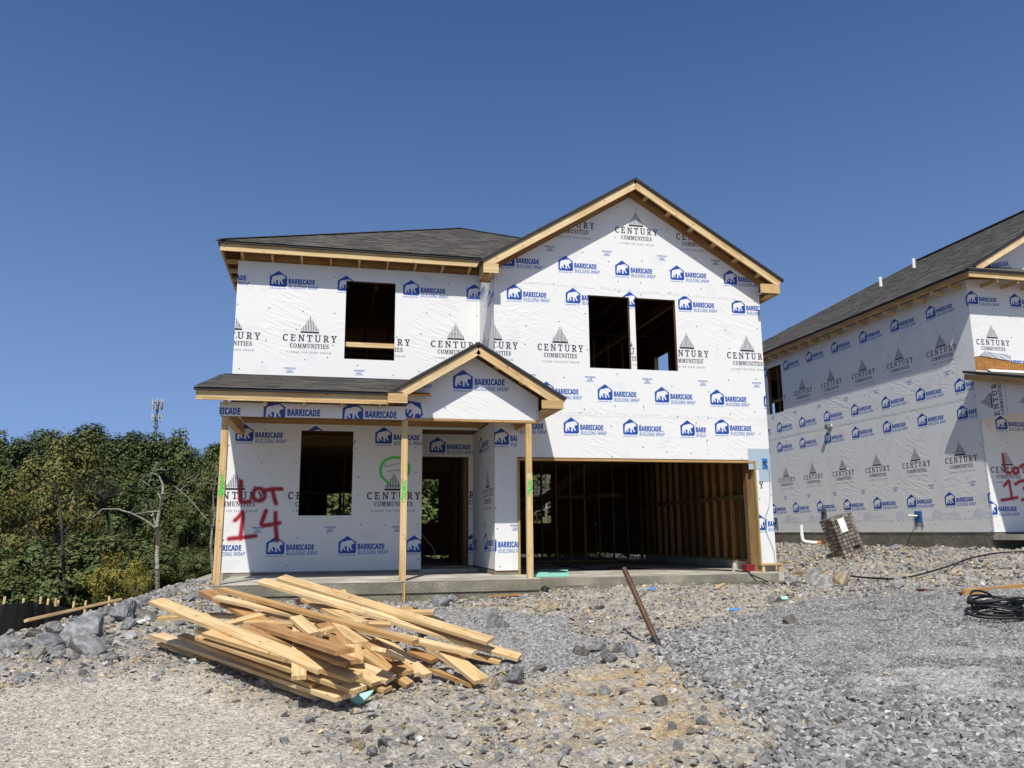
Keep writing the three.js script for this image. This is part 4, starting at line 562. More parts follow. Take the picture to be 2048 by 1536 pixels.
// ------------------------------------------------------------------ loose lumber
const Z2 = (x, y) => [280 + x / 2.56, 1120 + y / 2.56];
function lie(px, py, e) { const r = ray(px, py); for (let t = 4; t < 20; t += 0.02) { const p = CAM.clone().addScaledVector(r, t); if (p.y < height(p.x, p.z) + e) return p; } return CAM.clone().addScaledVector(r, 9); }
const PILE = 'boards in the lumber pile before the porch';
const boardGeo = (p, q, w, h, tilt) => { const d = q.clone().sub(p).normalize(), s = V(0, 1, 0).cross(d).normalize(); s.applyAxisAngle(d, tilt); return bar(p, q, w, h, s); };
const S = 'short cut pine board in the middle of the lumber pile, mostly covered by longer boards';
const boards = [
  [95, 426, 0.05, 925, 706, 0.03, 0.07, 0, 'narrow board lowest at the front of the lumber pile'],
  [85, 385, 0.17, 1040, 705, 0.11, 0.14, 2, 'long wide pale board at the pile front, ending beside the mint foam scrap'],
  [215, 388, 0.24, 900, 638, 0.17, 0.089, 3, 'slim tan board third from the front of the lumber pile'],
  [312, 393, 0.32, 1128, 666, 0.17, 0.12, 0, 'long front board with dark torn bark near its right end'],
  [345, 373, 0.38, 1110, 603, 0.25, 0.12, 1, 'long board half shaded behind the bark-marked board at the front of the pile'],
  [82, 210, 8.2, 950, 560, 0.3, 0.15, 0, 'widest pale board, raised at its far left end, crossing the pile front'],
  [335, 160, 9.2, 1050, 550, 0.2, 0.15, 4, 'brown weathered wide board slanting from the slab corner into the middle of the pile'],
  [295, 368, 7.6, 665, 272, 8.3, 0.089, 0, 'short pale board lying crosswise on top at the left of the pile'],
  [95, 297, 9.2, 600, 274, 9.1, 0.089, 1, 'level board low at the back left of the pile, with its left end on stones'],
  [388, 192, 8.6, 1712, 478, 7.0, 0.089, 2, 'very long pale slim board across the top of the pile, sagging in the middle'],
  [412, 150, 8.8, 1410, 420, 7.0, 0.089, 3, 'long board with dark brown knot stains crossing the top of the pile'],
  [622, 108, 8.6, 1945, 500, 0.07, 0.12, 2, 'long bright board that reaches farthest right out of the lumber pile'],
  [722, 90, 9.0, 1795, 415, 7.6, 0.14, 0, 'long back board whose far end overlaps the porch slab'],
  [900, 300, 8.2, 1850, 522, 0.04, 0.089, 1, 'board lying just under the bright long one at the right of the pile'],
  [795, 295, 7.2, 895, 380, 6.9, 0.11, 0, 'short pale block on top at the centre of the pile'],
  [815, 318, 7.3, 813, 603, 6.1, 0.11, 0, 'board pointing straight at the viewer down the front face of the pile'],
  [822, 405, 6.95, 985, 350, 7.2, 0.089, 1, 'small offcut rising to the right under the pale block at the centre of the pile'],
  [940, 330, 7.5, 1055, 460, 6.9, 0.14, 4, 'dark brown short board with a cracked face in the middle of the pile'],
  [985, 330, 7.6, 1135, 430, 7.0, 0.13, 0, 'pale wide board just right of the dark cracked one in the pile'],
  [1085, 440, 6.9, 1097, 522, 6.6, 0.15, 1, 'stubby wide board end facing the viewer at the centre of the pile'],
  [1160, 420, 7.4, 1365, 580, 0.12, 0.14, 3, 'wide orange-toned board running down to the right front of the pile'],
  [1228, 400, 7.5, 1470, 592, 0.07, 0.1, 0, 'board running down beside the wide orange-toned one at the right front'],
  [1190, 420, 7.5, 1425, 586, 0.07, 0.08, 2, S], [1430, 430, 7.4, 1590, 535, 0.06, 0.11, 0, 'nail-pocked board end right of centre, poking out toward the gravel'],
  [1560, 470, 7.2, 1750, 620, 0.06, 0.14, 0, 'wide board at the far right of the pile pointing down to the tan stone'],
  [1450, 548, 0.07, 1705, 642, 0.02, 0.05, 3, 'splintered thin strip at the right foot of the pile'],
  [1100, 540, 0.22, 1285, 612, 0.12, 0.14, 2, S], [1080, 545, 0.24, 1215, 632, 0.1, 0.13, 0, S], [975, 565, 0.26, 1135, 612, 0.17, 0.13, 1, S], [1130, 470, 7.0, 1380, 640, 0.06, 0.1, 3, 'knotty board end at the front right of the pile with stapled black marks'],
  [1100, 610, 0.12, 1270, 665, 0.04, 0.11, 1, S], [1370, 245, 8.9, 1540, 315, 0.04, 0.13, 3, 'tan board behind the pile at right, lying on gravel'], [1100, 265, 8.8, 1505, 268, 8.8, 0.089, 1, 'level board at the back right of the pile, parallel with the slab'],
  [800, 217, 9.0, 1055, 163, 9.2, 0.089, 1, 'short board at the back of the pile rising to the right toward the slab'], [850, 200, 8.8, 1135, 330, 7.7, 0.13, 1, S], [975, 245, 8.6, 1140, 325, 7.7, 0.13, 0, S],
  [1385, 465, 0.12, 1510, 514, 0.05, 0.1, 4, 'broken brown stub with a jagged tip at the right of the pile'], [540, 320, 8.0, 905, 330, 7.8, 0.089, 1, S], [1130, 325, 7.8, 1280, 330, 7.9, 0.1, 1, S],
  [400, 285, 9.0, 1230, 300, 8.3, 0.089, 0, 'long level board crossing the back of the pile from left to right'], [520, 345, 7.8, 1080, 525, 0.36, 0.14, 4, S], [600, 330, 7.9, 1050, 470, 0.5, 0.14, 4, S], [640, 420, 0.25, 1000, 560, 0.15, 0.14, 1, S], [900, 450, 0.2, 1250, 560, 0.12, 0.14, 1, S], [1000, 420, 0.3, 1350, 500, 0.2, 0.14, 3, S],
];
for (let i = 0; i < 12; i++) { const x = 560 + i * 62 + rr(-30, 30), y = 330 + i * 9 + rr(-40, 60), l = rr(90, 240); boards.push([x, y, 0.34 + rr(-0.1, 0.1), x + l, y + l * rr(0.25, 0.6), 0.2 + rr(-0.08, 0.06), rr(0.07, 0.13), Math.floor(rr(0, 4.99)), 0]); }
for (const [x1, y1, a, x2, y2, b, w, k, label] of boards) {
  const at = (x, y, v) => (v < 1.5 ? lie(...Z2(x, y), v) : atDepth(...Z2(x, y), v));
  const m = k === 4 ? brownPine : k === 3 ? stainPine : pine[k];
  solo('lumber_board', (() => { const p = at(x1, y1, a), q = at(x2, y2, b), f = (q.x - p.x) / p.distanceTo(q); return boardGeo(p, q, w, 0.034, f * rr(0.14, 0.34)); })(), m, !label || label === S ? ['short yellow pine offcut', 'short tan pine offcut', 'short whitish pine offcut', 'short amber-stained offcut', 'short brown offcut'][k] + ' half buried in the middle of the lumber pile' : label, 'board', label && label !== S ? PILE : ['short yellow offcuts in the pile', 'short tan offcuts in the pile', 'short whitish offcuts in the pile', 'short amber offcuts in the pile', 'short brown offcuts in the pile'][k]);
}

// ------------------------------------------------------------------ rocks one can tell apart
function rockGeo(cuts = 17, rough = 0.06) {
  const g = new THREE.IcosahedronGeometry(1, 4), p = g.attributes.position, pl = [], o = rr(0, 50); for (let i = 0; i < cuts; i++) pl.push([V(rr(-1, 1), rr(-0.7, 1), rr(-1, 1)).normalize(), rr(0.42, 0.76)]);
  for (let i = 0; i < p.count; i++) { const v = V(p.getX(i), p.getY(i), p.getZ(i)); for (const [n, d] of pl) { const e = v.dot(n) - d; if (e > 0) v.addScaledVector(n, -e * 0.96); } const f = 1 + rough * (fbm(v.x * 3 + o, v.y * 3 + v.z * 2.3, 3) - 0.5) * 2; v.multiplyScalar(f); p.setXYZ(i, v.x, v.y, v.z); }
  const uv = g.attributes.uv; for (let i = 0; i < p.count; i++) uv.setXY(i, p.getX(i) + p.getY(i) * 0.4, p.getZ(i) + p.getY(i) * 0.5);
  g.computeVertexNormals(); return g;
}
const rockTex = dtex(512, 512, (u, v) => { const k = 0.66 + 0.5 * (tfbm(u, v, 5, 6) - 0.5); return [k, k, k]; }, 0.9, 0.9, true);
const rockBump = dtex(512, 512, (u, v) => tfbm(u, v, 8, 5), 0.7, 0.7);
const rockMats = ['#c9c9c8', '#d2cfc8', '#b4b4b4', '#e6d3ac', '#d9d0bf', '#a59d92'].map((c) => mat({ color: c, map: rockTex, bumpMap: rockBump, bumpScale: 0.02, roughness: 0.95 }));
const rockGeos = Array.from({ length: 7 }, () => rockGeo());
function rock(px, py, wpx, k, label, flat = 0.75, group) {
  const p = groundHit(px, py), d = p.distanceTo(CAM), r = (wpx / F) * d * 0.64;
  const o = solo('rock', rockGeos[Math.floor(rnd() * 7)], rockMats[k], label, 'rock', group);
  if (group === GL) { o.userData.label = SL.replace('small grey', ['small pale grey', 'small sandy grey', 'small mid-grey', 0, 'small tan-grey', 'small dark brown-grey'][k]); o.userData.group = o.userData.label.slice(6, 20) + ' bank rocks'; }
  o.scale.set(r, r * flat, r * rr(0.75, 1)); o.rotation.set(rr(-0.25, 0.25), rr(0, 6.28), rr(-0.25, 0.25)); o.position.copy(p).add(V(0, r * flat * 0.42, -r * 0.5)); return o;
}
const GL = 'grey rocks heaped left of the lumber pile', SL = 'small grey rock in the heap on the bank left of the lumber pile';
rock(240, 1244, 56, 2, 'large angular grey rock at the top of the heap left of the lumber pile', 0.75); rock(160, 1284, 90, 0, 'biggest grey boulder with white veins in the heap at left', 0.62); rock(166, 1312, 54, 0, 'rounded blue-grey rock in front of the white-veined boulder', 0.9);
rock(104, 1272, 42, 2, 'dark squarish rock with a pale face left of the white-veined boulder', 0.85); rock(196, 1239, 46, 2, 'low grey rock just left of the large angular rock at the top of the heap', 0.6); rock(287, 1243, 48, 5, 'dark grey flat rock right of the large angular rock in the heap', 0.6);
rock(255, 1261, 36, 0, SL, 0.7, GL); rock(20, 1306, 60, 0, 'pale blue-grey boulder cut by the left edge of the photo', 0.6); rock(85, 1299, 60, 2, SL, 0.55, GL); rock(62, 1278, 30, 5, SL, 0.8, GL); rock(112, 1318, 36, 0, SL, 0.8, GL); rock(72, 1318, 34, 4, SL, 0.7, GL); rock(217, 1250, 26, 1, SL, 0.7, GL); rock(217, 1325, 50, 1, 'flat pale tan slab of rock between the heap and the sandy patch', 0.35); rock(38, 1365, 44, 0, 'flat grey rock at the edge of the sandy patch, far left', 0.4);
rock(272, 1222, 34, 0, SL, 0.7, GL); rock(310, 1222, 26, 0, SL, 0.7, GL); rock(340, 1212, 24, 0, SL, 0.6, GL); rock(372, 1204, 26, 1, SL, 0.6, GL); rock(330, 1196, 22, 0, SL, 0.6, GL); rock(290, 1205, 24, 0, SL, 0.6, GL); rock(395, 1192, 20, 1, SL, 0.6, GL); rock(355, 1225, 24, 0, SL, 0.6, GL); rock(196, 1262, 26, 0, SL, 0.6, GL); rock(133, 1297, 26, 1, SL, 0.7, GL); rock(215, 1290, 24, 1, SL, 0.7, GL);
rock(995, 1261, 44, 2, 'dark grey pointed rock on the fine gravel right of the lumber pile', 0.95); rock(946, 1190, 20, 4, 'tan rock against the foot of the porch slab', 0.8); rock(886, 1217, 32, 0, 'grey jagged rock standing at the back right of the lumber pile', 1.1); rock(908, 1208, 26, 0, 'grey rock leaning behind the jagged one near the slab', 0.8); rock(1104, 1223, 50, 3, 'pale tan flat rock in front of the black bag', 0.45); rock(1196, 1221, 32, 4, 'pale layered rock in the rubble right of the pale tan flat one', 0.9);
rock(1034, 1370, 40, 2, 'dark tilted rock at the right front of the lumber pile', 1.0); rock(992, 1380, 25, 3, 'upright tan stone at the tip of the rightmost boards', 1.1); const RC = 'grey rocks clustered left of the leaning pipe', CL = 'grey rock in the cluster left of the foot of the leaning pipe';
rock(1168, 1316, 32, 5, CL, 0.8, RC); rock(1201, 1304, 40, 0, CL, 0.6, RC); rock(1223, 1328, 38, 2, CL, 0.8, RC); rock(1240, 1306, 28, 2, CL, 0.8, RC); rock(1268, 1314, 36, 0, CL, 1.0, RC); rock(1190, 1330, 26, 1, CL, 0.7, RC); rock(1084, 1346, 32, 2, 'grey rock on tan dirt between the pile and the pipe', 0.6); rock(1213, 1390, 34, 0, 'pale blue-grey rock on the tan dirt in front of the pipe', 0.6); rock(1252, 1388, 30, 4, 'whitish flat rock beside the pale blue-grey one on the tan dirt', 0.5); rock(965, 1236, 54, 1, 'flat grey stone slab behind the pointed rock', 0.22); rock(1032, 1285, 15, 4, 'small tan stone on the fine gravel', 0.9);
rock(1650, 1175, 54, 1, 'big grey boulder by the corner of the garage, left of its yellow twin', 0.75); rock(1692, 1174, 40, 3, 'yellow-tan rounded boulder right beside the big grey one near the garage corner', 0.8); rock(1805, 1179, 32, 1, 'grey boulder lying over the black cord', 0.85); rock(1666, 1098, 32, 3, 'tan flat rock left of the strapped paver stack', 0.5); rock(1797, 1100, 20, 0, 'grey rock against the neighbour foundation, right of the paver stack', 0.6); rock(1952, 1101, 18, 0, 'grey rock against the neighbour foundation near its front corner', 0.6); rock(1584, 1252, 32, 5, 'dark brown-grey rock on the gravel mound slope', 0.8); rock(1556, 1206, 30, 1, 'grey rock on bare earth in front of the garage corner', 0.6); rock(1615, 1134, 32, 0, 'flat grey rock behind the garage corner', 0.35); rock(1591, 1168, 30, 1, 'grey rock at the foot of the wooden corner form', 0.6); rock(1900, 1108, 26, 0, 'flat pale grey rock below the neighbour wall', 0.3); rock(1796, 1462, 66, 1, 'long flat grey rock among the coarse stone in the lower right', 0.3); rock(1475, 1382, 44, 3, 'whitish-yellow flat stone where dirt meets gravel', 0.35); rock(1322, 1412, 40, 5, 'brown-grey rock in the lower middle of the rubble', 0.6); rock(1408, 1452, 28, 0, 'blue-stained grey rock in the lower middle', 0.8); rock(1390, 1468, 26, 3, 'rust-orange brick-like stone left of the blue-stained rock', 0.5);
rock(715, 1500, 34, 3, 'pale tan rock near the bottom edge, left of centre', 0.7); rock(745, 1518, 34, 0, 'blue-grey rock near the bottom edge, left of centre', 0.7); rock(1540, 1500, 26, 3, 'pale yellow rock near the bottom edge, right of centre', 0.7);

// ------------------------------------------------------------------ things about the yard
{
  const p = groundHit(1318, 1294), top = atDepth(1248, 1137, p.distanceTo(CAM) * 0.985 + 0.3), steel = mat({ color: '#5f4536', roughness: 0.55, metalness: 0.5, bumpMap: concreteBump, bumpScale: 0.004 });
  const d = top.clone().sub(p).normalize(), t = thing('steel_pipe', 'rusty brown steel pipe leaning out of the gravel before the garage', 'pipe');
  part('shaft', (() => { const L = top.distanceTo(p) + 0.3, g = new THREE.LatheGeometry([[0.031, -0.3], [0.031, L - 0.3], [0.026, L - 0.3], [0.026, L - 0.5]].map((q) => new THREE.Vector2(...q)), 24); g.applyQuaternion(new THREE.Quaternion().setFromUnitVectors(V(0, 1, 0), d)); g.translate(p.x, p.y, p.z); return g; })(), steel, t);
  part('collar', cyl(p.clone().addScaledVector(d, -0.1), p.clone().addScaledVector(d, 0.13), 0.0325, 0.0325, 24), mat({ color: '#3c3330', roughness: 0.6, metalness: 0.4 }), t);
}
{
  const t = thing('foam_sheet', 'mint green foam board lying on the garage floor at left', 'foam board');
  const a = [V(0.56, 0, 0.37), V(1.3, 0, 0.405), V(1.9, 0, -1.7), V(1.4, 0, -1.9)];
  const s = new THREE.Shape(a.map((p) => new THREE.Vector2(p.x, -p.z))), g = new THREE.ExtrudeGeometry(s, { depth: 0.03, bevelEnabled: false }); g.rotateX(-Math.PI / 2); g.translate(0, -0.03, 0);
  part('foam', g, mat({ color: '#8fd0b9', roughness: 0.8 }), t);
  const m2 = mat({ color: '#a5d9c8', roughness: 0.8 }), q = groundHit(722, 1412), sc = new THREE.ExtrudeGeometry(new THREE.Shape([[-0.085, 0.0], [-0.03, -0.05], [0.02, -0.02], [0.06, 0.02], [0.1, 0.08], [0.0, 0.05]].map((v) => new THREE.Vector2(...v))), { depth: 0.025, bevelEnabled: false });
  sc.rotateX(-0.9); sc.translate(q.x, q.y + 0.04, q.z); solo('foam_scrap', sc, m2, 'torn mint green foam scrap at the front of the lumber pile', 'foam scrap');
  const q2 = groundHit(1567, 1203), s2 = new THREE.ExtrudeGeometry(new THREE.Shape([[-0.06, -0.02], [0.05, -0.03], [0.07, 0.03], [-0.03, 0.035]].map((v) => new THREE.Vector2(...v))), { depth: 0.03, bevelEnabled: false }); s2.rotateX(-0.7); s2.translate(q2.x, q2.y + 0.04, q2.z); solo('foam_scrap', s2, m2, 'small pale green foam scrap on bare earth before the garage corner', 'foam scrap');
}
{
  const q = groundHit(1092, 1186), g = rockGeo(9, 0.2); g.scale(0.11, 0.1, 0.1); g.translate(q.x, q.y + 0.06, q.z - 0.05); solo('plastic_bag', g, mat({ color: '#141518', roughness: 0.35 }), 'crumpled black plastic bag at the right end of the porch slab', 'bag');
  const orange = mat({ color: '#d98a3c' }), scraps = [[1262, 1172, 0.05, orange, 'orange foam crumbs on the gravel behind the leaning pipe'], [978, 1213, 0.035, orange, 'small orange lump in the rubble before the porch slab'], [1176, 1226, 0.035, mat({ color: '#d9a24c' }), 'yellow-orange scrap right of the pale tan flat rock'], [1175, 1265, 0.02, mat({ color: '#e9e9e6' }), 'white scrap in the rubble left of the pipe']];
  for (const [x, y, r, m, l] of scraps) { const c = groundHit(x, y), g2 = rockGeo(8, 0.3); g2.scale(r * 1.6, r * 0.8, r); g2.translate(c.x, c.y + r * 0.4, c.z); solo('scrap', g2, m, l, 'scrap'); }
  const blue = mat({ color: '#5a8fc9', roughness: 0.3 });
  for (const [x, y, l] of [[1303, 1182, 'crushed blue-labelled plastic bottle on the gravel behind the pipe'], [1468, 1224, 'blue crumpled plastic wrapper on the gravel at right']]) {
    const c = groundHit(x, y), b = thing('plastic_bottle', l, 'bottle', [c.x, c.y + 0.03, c.z]); b.rotation.y = rr(0, 3);
    part('bottle_body', (() => { const g = new THREE.LatheGeometry([[0, -0.09], [0.028, -0.085], [0.03, 0.03], [0.026, 0.05], [0.012, 0.085], [0.012, 0.1], [0, 0.1]].map((v) => new THREE.Vector2(...v)), 14); g.rotateZ(1.5); return g; })(), blue, b); part('bottle_cap', (() => { const g = new THREE.CylinderGeometry(0.014, 0.014, 0.015, 12); g.rotateZ(Math.PI / 2); g.translate(-0.108, 0.008, 0); return g; })(), whitePlastic, b);
  }
  const pa = mat({ color: '#e8e8e4' }); const c = groundHit(284, 1252), pp = rockGeo(8, 0.5); pp.scale(0.1, 0.025, 0.06); pp.translate(c.x, c.y + 0.05, c.z); solo('paper_scrap', pp, pa, 'crumpled white paper scrap behind the white-veined boulder', 'paper');
}
{ // cords and hoses
  const on = (l, up) => l.map(([x, y]) => { const p = groundHit(x, y); p.y += up; return p; });
  const G0 = [[1110, 1131], [1160, 1136], [1177, 1140], [1215, 1139], [1218, 1136], [1300, 1138], [1440, 1140], [1500, 1144], [1522, 1147]].map(([x, y]) => { const p = onPlane(x, y, 'y', -0.02); p.z = Math.min(p.z, 0.40); return p; });
  solo('black_hose', tube([...G0, ...on([[1546, 1158], [1562, 1166], [1600, 1168]], 0.03)], 0.013, 140, 6), rubber, 'black hose lying along the edge of the garage floor', 'hose');
  solo('extension_cord', tube(on([[1702, 1160], [1740, 1164], [1790, 1166], [1830, 1160], [1890, 1143], [1950, 1122], [2000, 1113], [2060, 1110], [2120, 1112]], 0.075), 0.017, 140, 6), rubber, 'black cord snaking over the rubble toward the neighbouring house', 'cord');
  const c = groundHit(2016, 1236), R = 0.33, loops = []; for (let k = 0; k < 9; k++) { const r = R * rr(0.72, 1.05), cx = rr(-0.07, 0.07), cz = rr(-0.06, 0.06), y0 = 0.03 + k * 0.022, ph = rr(0, 6); const pts = []; for (let i = 0; i < 14; i++) { const a = i / 14 * 6.283; pts.push(V(c.x + cx + r * 1.05 * Math.cos(a), c.y + y0 + 0.03 * Math.sin(a * 2 + ph), c.z - 0.15 + cz + r * 0.72 * Math.sin(a))); } loops.push(tube(pts, 0.014, 70, 7, true)); }
  loops.push(tube([V(c.x - 0.5, c.y + 0.06, c.z - 0.1), V(c.x - 0.42, c.y + 0.03, c.z + 0.05), V(c.x - 0.1, c.y + 0.02, c.z + 0.2), V(c.x + 0.4, c.y + 0.02, c.z + 0.17)], 0.018, 40, 7), tube([V(c.x - 0.3, c.y + 0.1, c.z - 0.2), V(c.x - 0.2, c.y + 0.28, c.z - 0.3), V(c.x + 0.05, c.y + 0.26, c.z - 0.32), V(c.x + 0.2, c.y + 0.1, c.z - 0.25)], 0.014, 40, 7));
  solo('coiled_hose', loops, rubber, 'coil of black hose on the gravel at the right edge', 'hose');
}
{ // boards lying about
  const lay = (a, b, w, h, up) => { const p = groundHit(...a), q = groundHit(...b); p.y += up; q.y += up; return boardGeo(p, q, w, h, 0); };
  const lb = [atDepth(52, 1241, 10.2), atDepth(241, 1199, 12.2)]; for (const p of lb) p.y = Math.max(p.y, height(p.x, p.z) + 0.05);
  solo('long_board', boardGeo(lb[0], lb[1], 0.06, 0.035, -0.4), pine[2], 'long thin pale board lying along the crest of the bank by the black silt fence', 'board');
  solo('red_board', lay([1838, 1187], [1930, 1197], 0.05, 0.05, 0.05), mat({ map: woodTex, color: '#a8323a' }), 'red painted bar lying on the gravel mound', 'board');
  solo('form_board', lay([1928, 1197], [2090, 1180], 0.05, 0.09, 0.07), stainPine, 'tan board running from the red bar to the right edge', 'board');
  solo('form_board', lay([1588, 1152], [1652, 1150], 0.09, 0.05, 0.05), stainPine, 'tan board on edge behind the big grey boulder', 'board');
  solo('plank_offcut', lay([975, 1189], [1038, 1192], 0.12, 0.02, 0.05), brownPine, 'thin orange-brown offcut leaning at the foot of the porch slab', 'board');
  solo('plank_offcut', lay([1560, 1128], [1580, 1126], 0.08, 0.03, 0.04), pine[0], 'small pale offcut behind the wooden corner form', 'board');
  solo('plank_offcut', lay([1434, 1180], [1448, 1172], 0.06, 0.03, 0.04), pine[0], 'tiny pale offcut on the gravel before the right half of the garage', 'board');
  const t = thing('corner_form', 'small wooden form on two legs under the right corner of the garage wing', 'formwork');
  part('leg', span(5.36, 5.415, -0.45, 0.085, 0.04, 0.09), pine[0], t); part('leg', span(5.72, 5.78, -0.5, 0.085, 0.04, 0.09), pine[3], t); part('top_plate', span(5.33, 5.8, 0.086, 0.122, 0.02, 0.11), stainPine, t); 
  const cc = thing('concrete_cylinder', 'small grey concrete cone on the garage floor by the right jamb', 'concrete block', [4.95, -0.035, -0.25]); part('cone', (() => { const g = new THREE.CylinderGeometry(0.035, 0.07, 0.17, 16); g.translate(0, 0.085, 0); return g; })(), concrete, cc); part('cone_lip', (() => { const g = new THREE.CylinderGeometry(0.037, 0.037, 0.012, 16); g.translate(0, 0.176, 0); return g; })(), formed, cc);
  const rb = thing('red_toolbox', 'dark red box on the garage floor beside the right jamb', 'toolbox', [5.22, -0.035, -0.2]); part('box_body', span(-0.09, 0.09, 0, 0.11, -0.08, 0.08), mat({ color: '#7e1a22', roughness: 0.5 }), rb); part('box_lid', span(-0.095, 0.095, 0.112, 0.135, -0.085, 0.085), mat({ color: '#8e2028', roughness: 0.5 }), rb); part('box_handle', tube([V(-0.05, 0.135, 0), V(-0.03, 0.165, 0), V(0.03, 0.165, 0), V(0.05, 0.135, 0)], 0.008, 20, 6), black, rb);
}
{ // pvc riser
  const p = onPlane(1604, 1070, 'x', 11.7); p.y = height(p.x, p.z) + 0.06; const a = V(p.x, p.y, p.z), t = thing('pvc_pipe', 'white plastic elbow pipe rising from the rubble near the neighbour wall', 'pipe');
  part('riser', tube([a.clone().add(V(0.42, 0.03, 0.3)), a.clone().add(V(0.2, 0.05, 0.15)), a.clone().add(V(0.03, 0.1, 0.02)), a.clone().add(V(0, 0.24, 0)), a.clone().add(V(0, 0.6, 0))], 0.055, 50, 14), whitePlastic, t); part('pipe_collar', cyl(a.clone().add(V(0.36, 0.035, 0.255)), a.clone().add(V(0.45, 0.028, 0.32)), 0.068, 0.068, 14), mat({ color: '#c9763a' }), t);
}
{ // strapped stack of pavers, tilted
  const c = groundHit(1717, 1114), t = thing('paver_stack', 'leaning stack of small grey-brown paving stones held by green straps', 'paver stack', [c.x, c.y - 0.05, c.z - 0.3]); t.rotation.set(-0.12, 0.1, 0.27);
  const cols = ['#b0a29a', '#9c8f88', '#bdafa3', '#8f857f'].map((k) => mat({ color: k, map: concreteTex })); const per = [[], [], [], []];
  for (let r = 0; r < 12; r++) for (let i = 0; i < 6; i++) for (let k = 0; k < 4; k++) { if (k && k < 3 && i && i < 5 && r < 11) continue; if (r === 2 && i > 2 && i < 5 && k === 3) continue; const b = bx(-0.275 + i * 0.11 + rr(-0.004, 0.004), 0.05 + r * 0.088, -0.165 + k * 0.11 + rr(-0.006, 0.006), 0.093, 0.07, 0.096); per[Math.floor(rnd() * 4)].push(b); }
  per.forEach((l, i) => { part('pavers', l, cols[i], t).userData.kind = 'stuff'; });
  const st = mat({ color: '#2f5a3c', roughness: 0.5 }); part('strap', [span(-0.02, 0.005, 0.0, 1.075, 0.222, 0.226), span(-0.02, 0.005, 1.07, 1.074, -0.22, 0.221)], st, t); 
  part('label_sheet', span(-0.17, 0.03, 0.66, 1.0, 0.232, 0.235), mat({ color: '#e6e6e2' }), t);
}

// ------------------------------------------------------------------ silt fence, tower
{
  const t = thing('silt_fence', 'low black silt fence of sagging fabric beyond the bank at the left edge', 'fence'), pts = [[-40, 1212, 14.2], [30, 1204, 14.6], [80, 1205, 15.2], [128, 1212, 15.8], [165, 1216, 16.4]].map(([x, y, d]) => atDepth(x, y, d)), n = 60, pos = [], ix = [];
  const cv = new THREE.CatmullRomCurve3(pts); for (let i = 0; i <= n; i++) { const p = cv.getPoint(i / n), g = Math.min(height(p.x, p.z) - 0.1, p.y - 0.5); for (let k = 0; k < 4; k++) pos.push(p.x + 0.015 * Math.sin(i * 0.9 + k), lerp(p.y - 0.03 * Math.abs(Math.sin(i * 0.6)), g, k / 3), p.z + 0.02 * Math.sin(i * 0.7 + k * 0.8)); if (i) for (let k = 0; k < 3; k++) { const a = (i - 1) * 4 + k; ix.push(a, a + 1, a + 4, a + 1, a + 5, a + 4); } }
  const g = new THREE.BufferGeometry(); g.setAttribute('position', new THREE.Float32BufferAttribute(pos, 3)); g.setAttribute('uv', new THREE.Float32BufferAttribute(pos.filter((_, i) => i % 3 < 2), 2)); g.setIndex(ix); g.computeVertexNormals(); part('fabric', g, mat({ color: '#19181a', roughness: 0.9 }), t);
  for (const [x, y, d] of [[10, 1193, 14.8], [48, 1196, 14.9], [82, 1193, 15.4], [97, 1197, 15.6], [112, 1196, 15.8], [117, 1200, 15.9], [148, 1203, 16.4], [172, 1201, 16.8], [219, 1192, 18]]) { const p = atDepth(x, y, d); part('stake', bar(p, p.clone().add(V(rr(-0.04, 0.02), -0.75, 0)), 0.035, 0.035, V(0, 0, 1)), pine[2], t); }
}
{
  const p = atDepth(310, 880, 150), t = thing('cell_tower', 'grey cell tower with four rings of antennas above the wooded ridge', 'tower', [p.x, 0, p.z]), m = mat({ color: '#6f777d', roughness: 0.6 }), wm = mat({ color: '#b3babf', roughness: 0.5 }), Y = (py) => atDepth(312, py, 150).y;
  part('mast', cyl(V(0, -4, 0), V(0, Y(799), 0), 0.42, 0.26, 12), m, t);
  for (const y of [803, 814, 834, 853]) { const yy = Y(y), r = y === 853 ? 0.6 : 0.85, pl = part('platform', [new THREE.TorusGeometry(r * 0.85, 0.07, 6, 18).rotateX(Math.PI / 2).translate(0, yy, 0), ...[0, 1, 2].map((k) => cyl(V(0, yy, 0), V(r * Math.cos(k * 2.1), yy, r * Math.sin(k * 2.1)), 0.06, 0.06, 6))], m, t); if (y < 853) for (let k = 0; k < 7; k++) { const a = k * 0.9 + y; part('antenna', new THREE.BoxGeometry(0.24, y === 814 ? 0.8 : 1.3, 0.16).rotateY(-a).translate(r * Math.cos(a), yy + rr(-0.1, 0.3), r * Math.sin(a)), wm, pl); } }
}

